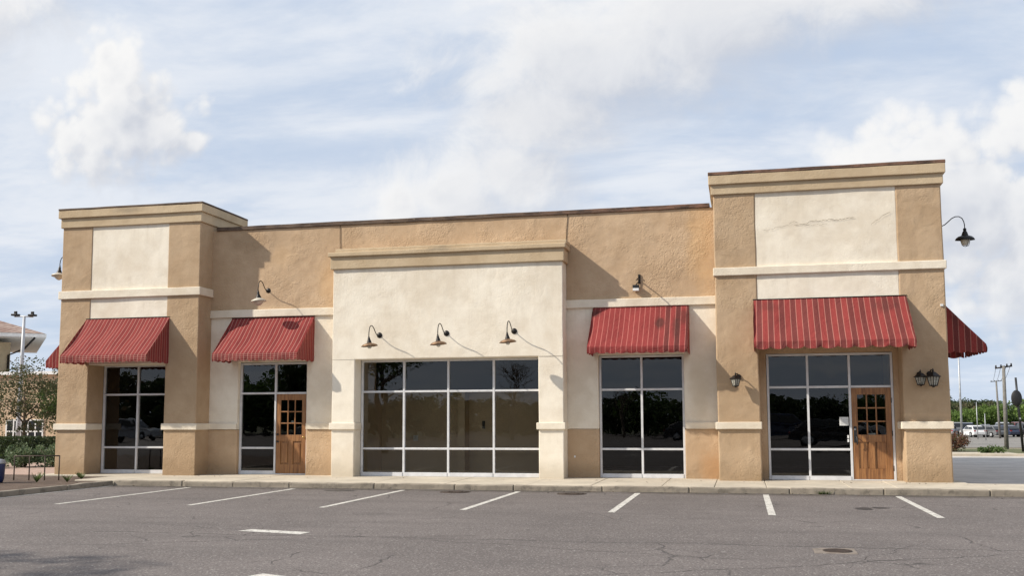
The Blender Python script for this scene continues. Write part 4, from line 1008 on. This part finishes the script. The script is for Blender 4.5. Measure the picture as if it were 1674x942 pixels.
def bare_tree(label, loc, h, seed):
    rng = random.Random(seed); t = thing('bare_tree', label, 'tree', loc, BT); k = MB()
    def br(p, d, l, r, lev):
        e = p + d * l; k.tube([p, p.lerp(e, .5) + Vector((rng.gauss(0, .03), rng.gauss(0, .03), 0)) * l, e], [r, r * .8, r * .6], 5 if lev > 1 else 7, cap=False)
        if lev >= 6: return
        for _ in range(3 if lev < 4 else 2):
            nd = (d + Vector((rng.gauss(0, .62), rng.gauss(0, .62), rng.gauss(.18, .2)))).normalized(); br(p.lerp(e, rng.uniform(.7, 1)), nd, l * rng.uniform(.62, .85), r * .58, lev + 1)
    br(Vector(loc), Vector((0, 0, 1)), h * .26, h * .022, 0); k.build('branches', M['bark'], t)
bare_tree('large leafless tree mirrored in the upper panes of the wide window', (-17.5, -50, G), 7.4, 5)
bare_tree('smaller leafless tree mirrored in the two-column window', (-9.8, -58, G), 5.6, 8)
t = thing('lamp_mast', 'tall mast mirrored in the first column of the wide window', 'lamp post', (-26.5, -48, G)); MB().tube([(-26.5, -48, G), (-26.5, -48, 12)], [.17, .12], 8).build('pole', M['dark_metal'], t)
tree('shade_tree', 'spreading tree outside the frame whose shadow dapples the asphalt', (-16.3, -19.6, -.1), 7.2, 3.2, (2.6, 2.2, 1), 85, 60, .15, M['leaf_mid'], 71, csize=.55)

# ------------------------------------------------------------------ sky, sun, camera
w = bpy.data.worlds.new('World'); sc.world = w; w.use_nodes = True; nt = w.node_tree
bgn = nt.nodes['Background']; STR = .1; bgn.inputs[1].default_value = STR
SUN = Vector((2.1, 1.0, -1.72)); el = math.asin(1.72 / SUN.length); az = math.atan2(-2.1, -1.0)
sky = nt.nodes.new('ShaderNodeTexSky'); sky.sky_type = 'NISHITA'; sky.sun_disc = False; sky.sun_elevation = el; sky.sun_rotation = az % (2 * math.pi)
sky.air_density = 1.0; sky.dust_density = 1.6; sky.ozone_density = 1.0
tc = nt.nodes.new('ShaderNodeTexCoord').outputs['Generated']; dx, dy, dz = sep(nt, tc)
zz = (dz.mx(0.0) + .16)
px, py = dx / zz, dy / zz
pv = vec(nt, px, py, dz * 1.0)
# high veil of streaky stratus, drawn on a flat layer overhead
v1 = nz(nt, vec(nt, px * .55 + py * .18, py * 1.0 - px * .25, 0.0), 1.15, 8, .56, .5)
v2 = nz(nt, vec(nt, px * .35, py * .8, 4.0), .75, 4, .5, .3)
veil = (v1 * .62 + v2 * .5).ss(.38, .64)
# billowing cumulus on a dome, in direction space
ay = dy.abs().mx(.05); U = dx / ay; Vv = dz / ay; front = dy.ss(.0, .15)
CRISP = [(-.705, .335, .115, .10), (-.655, .330, .095, .08), (-.70, .39, .055, .065), (-.595, .315, .035, .02), (.165, .235, .09, .07), (.115, .225, .06, .06), (.22, .20, .12, .10), (.30, .26, .09, .075), (.27, .15, .15, .13)]
SOFT = [(-.345, .225, .055, .065), (-.87, .50, .12, .09), (-.30, .235, .12, .07), (-.22, .25, .09, .06), (-.13, .375, .20, .10), (-.02, .41, .18, .09), (-.19, .31, .11, .06), (.10, .42, .14, .07)]
def dome(U, V, blobs):
    h = None
    for cu, cv, ru, rv in blobs:
        a = (U - cu) / ru; c = (V - cv) / rv; d = 1.0 - (a * a + c * c).sqrt()
        h = d if h is None else h.mx(d)
    return h.mx(-1.0) * .8
def detail(U, V, nb, nv):
    q = vec(nt, U, V, .37)
    h = (nz(nt, q, 12, 9, .64, .35) - .5) * nb
    if nv: h = h + (.38 - vor(nt, q, 30)) * nv + (.38 - vor(nt, q, 75)) * nv * .4
    return h
def cl(c): return tuple(k / STR for k in c)
nish = mixc(nt, .75, sky.outputs[0], cl((.29, .41, .61)))
v3 = nz(nt, vec(nt, px * .9 + 3.0, py * 1.5, 7.0), 2.2, 9, .6, .25)
cv_ = mixc(nt, (v1 * .5 + v3 * .5).ss(.38, .62), cl((.47, .53, .625)), cl((.61, .64, .69)))
c = mixc(nt, (veil * .6 + v3.ss(.36, .6) * .4) * .56 + .46, nish, cv_)
for blobs, nb, nv, e0, e1, off, op in ((SOFT, 1.4, 0, -.2, .6, .02, .85), (CRISP, .95, .5, -.06, .34, .012, .86)):
    b0 = dome(U, Vv, blobs); b2 = dome(U - .04, Vv + .055, blobs); f0 = detail(U, Vv, nb, nv); f1 = detail(U - off, Vv + off * 1.3, nb, nv)
    h0 = b0 + f0
    cum = h0.ss(e0, e1) * front * ((b0 - b2).ss(-.75, -.1) * .6 + .4)
    lit = ((f0 - f1) * .85 + (b0 - b2) * .75 + .48).ss(.05, 1.0); core = h0.ss(.25, .95)
    cc = mixc(nt, lit, cl((.455, .475, .525)), cl((.74, .73, .715)))
    cc = mixc(nt, core * .5, cc, cl((.50, .515, .555)))
    c = mixc(nt, cum * op, c, cc)
lowh = dz.ss(.14, .0); c = mixc(nt, lowh * .4, c, cl((.52, .60, .71)))
below = dz.ss(.0, -.02); c = mixc(nt, below, c, cl((.16, .15, .14)))
nt.links.new(c, bgn.inputs[0])

sun = bpy.data.objects.new('sun', bpy.data.lights.new('sun', 'SUN')); COL.objects.link(sun)
sun.data.energy = 4.2; sun.data.angle = R(.9); sun.data.color = (1.0, .93, .82)
sun.rotation_euler = SUN.to_track_quat('-Z', 'Y').to_euler(); sun.location = (-30, -20, 30)

cam = bpy.data.objects.new('camera', bpy.data.cameras.new('camera')); COL.objects.link(cam); sc.camera = cam
yaw, pitch, roll = .2236932541966935, .09445284113651524, -.003507021623854279
fwd = Vector((-math.sin(yaw) * math.cos(pitch), math.cos(yaw) * math.cos(pitch), math.sin(pitch))); rt = Vector((math.cos(yaw), math.sin(yaw), 0)); up = rt.cross(fwd)
cr, sr = math.cos(roll), math.sin(roll)
r2, u2 = rt * cr - up * -sr * -1, up * cr
r2 = rt * cr + up * sr; u2 = up * cr - rt * sr
mt = Matrix((r2, u2, -fwd)).transposed().to_4x4(); mt.translation = (0, -25.2, 1.4692); cam.matrix_world = mt
cam.data.sensor_width = 36; cam.data.lens = 35.3533; cam.data.shift_y = .03521; cam.data.clip_end = 4000
sc.view_settings.view_transform = 'Standard'; sc.view_settings.look = 'None'; sc.view_settings.exposure = .40; sc.view_settings.gamma = 1
sc.render.engine = 'CYCLES'; sc.cycles.use_denoising = True; sc.cycles.max_bounces = 8; sc.cycles.transparent_max_bounces = 12
sc.cycles.sample_clamp_indirect = 6
w.cycles.sampling_method = 'MANUAL'; w.cycles.sample_map_resolution = 512
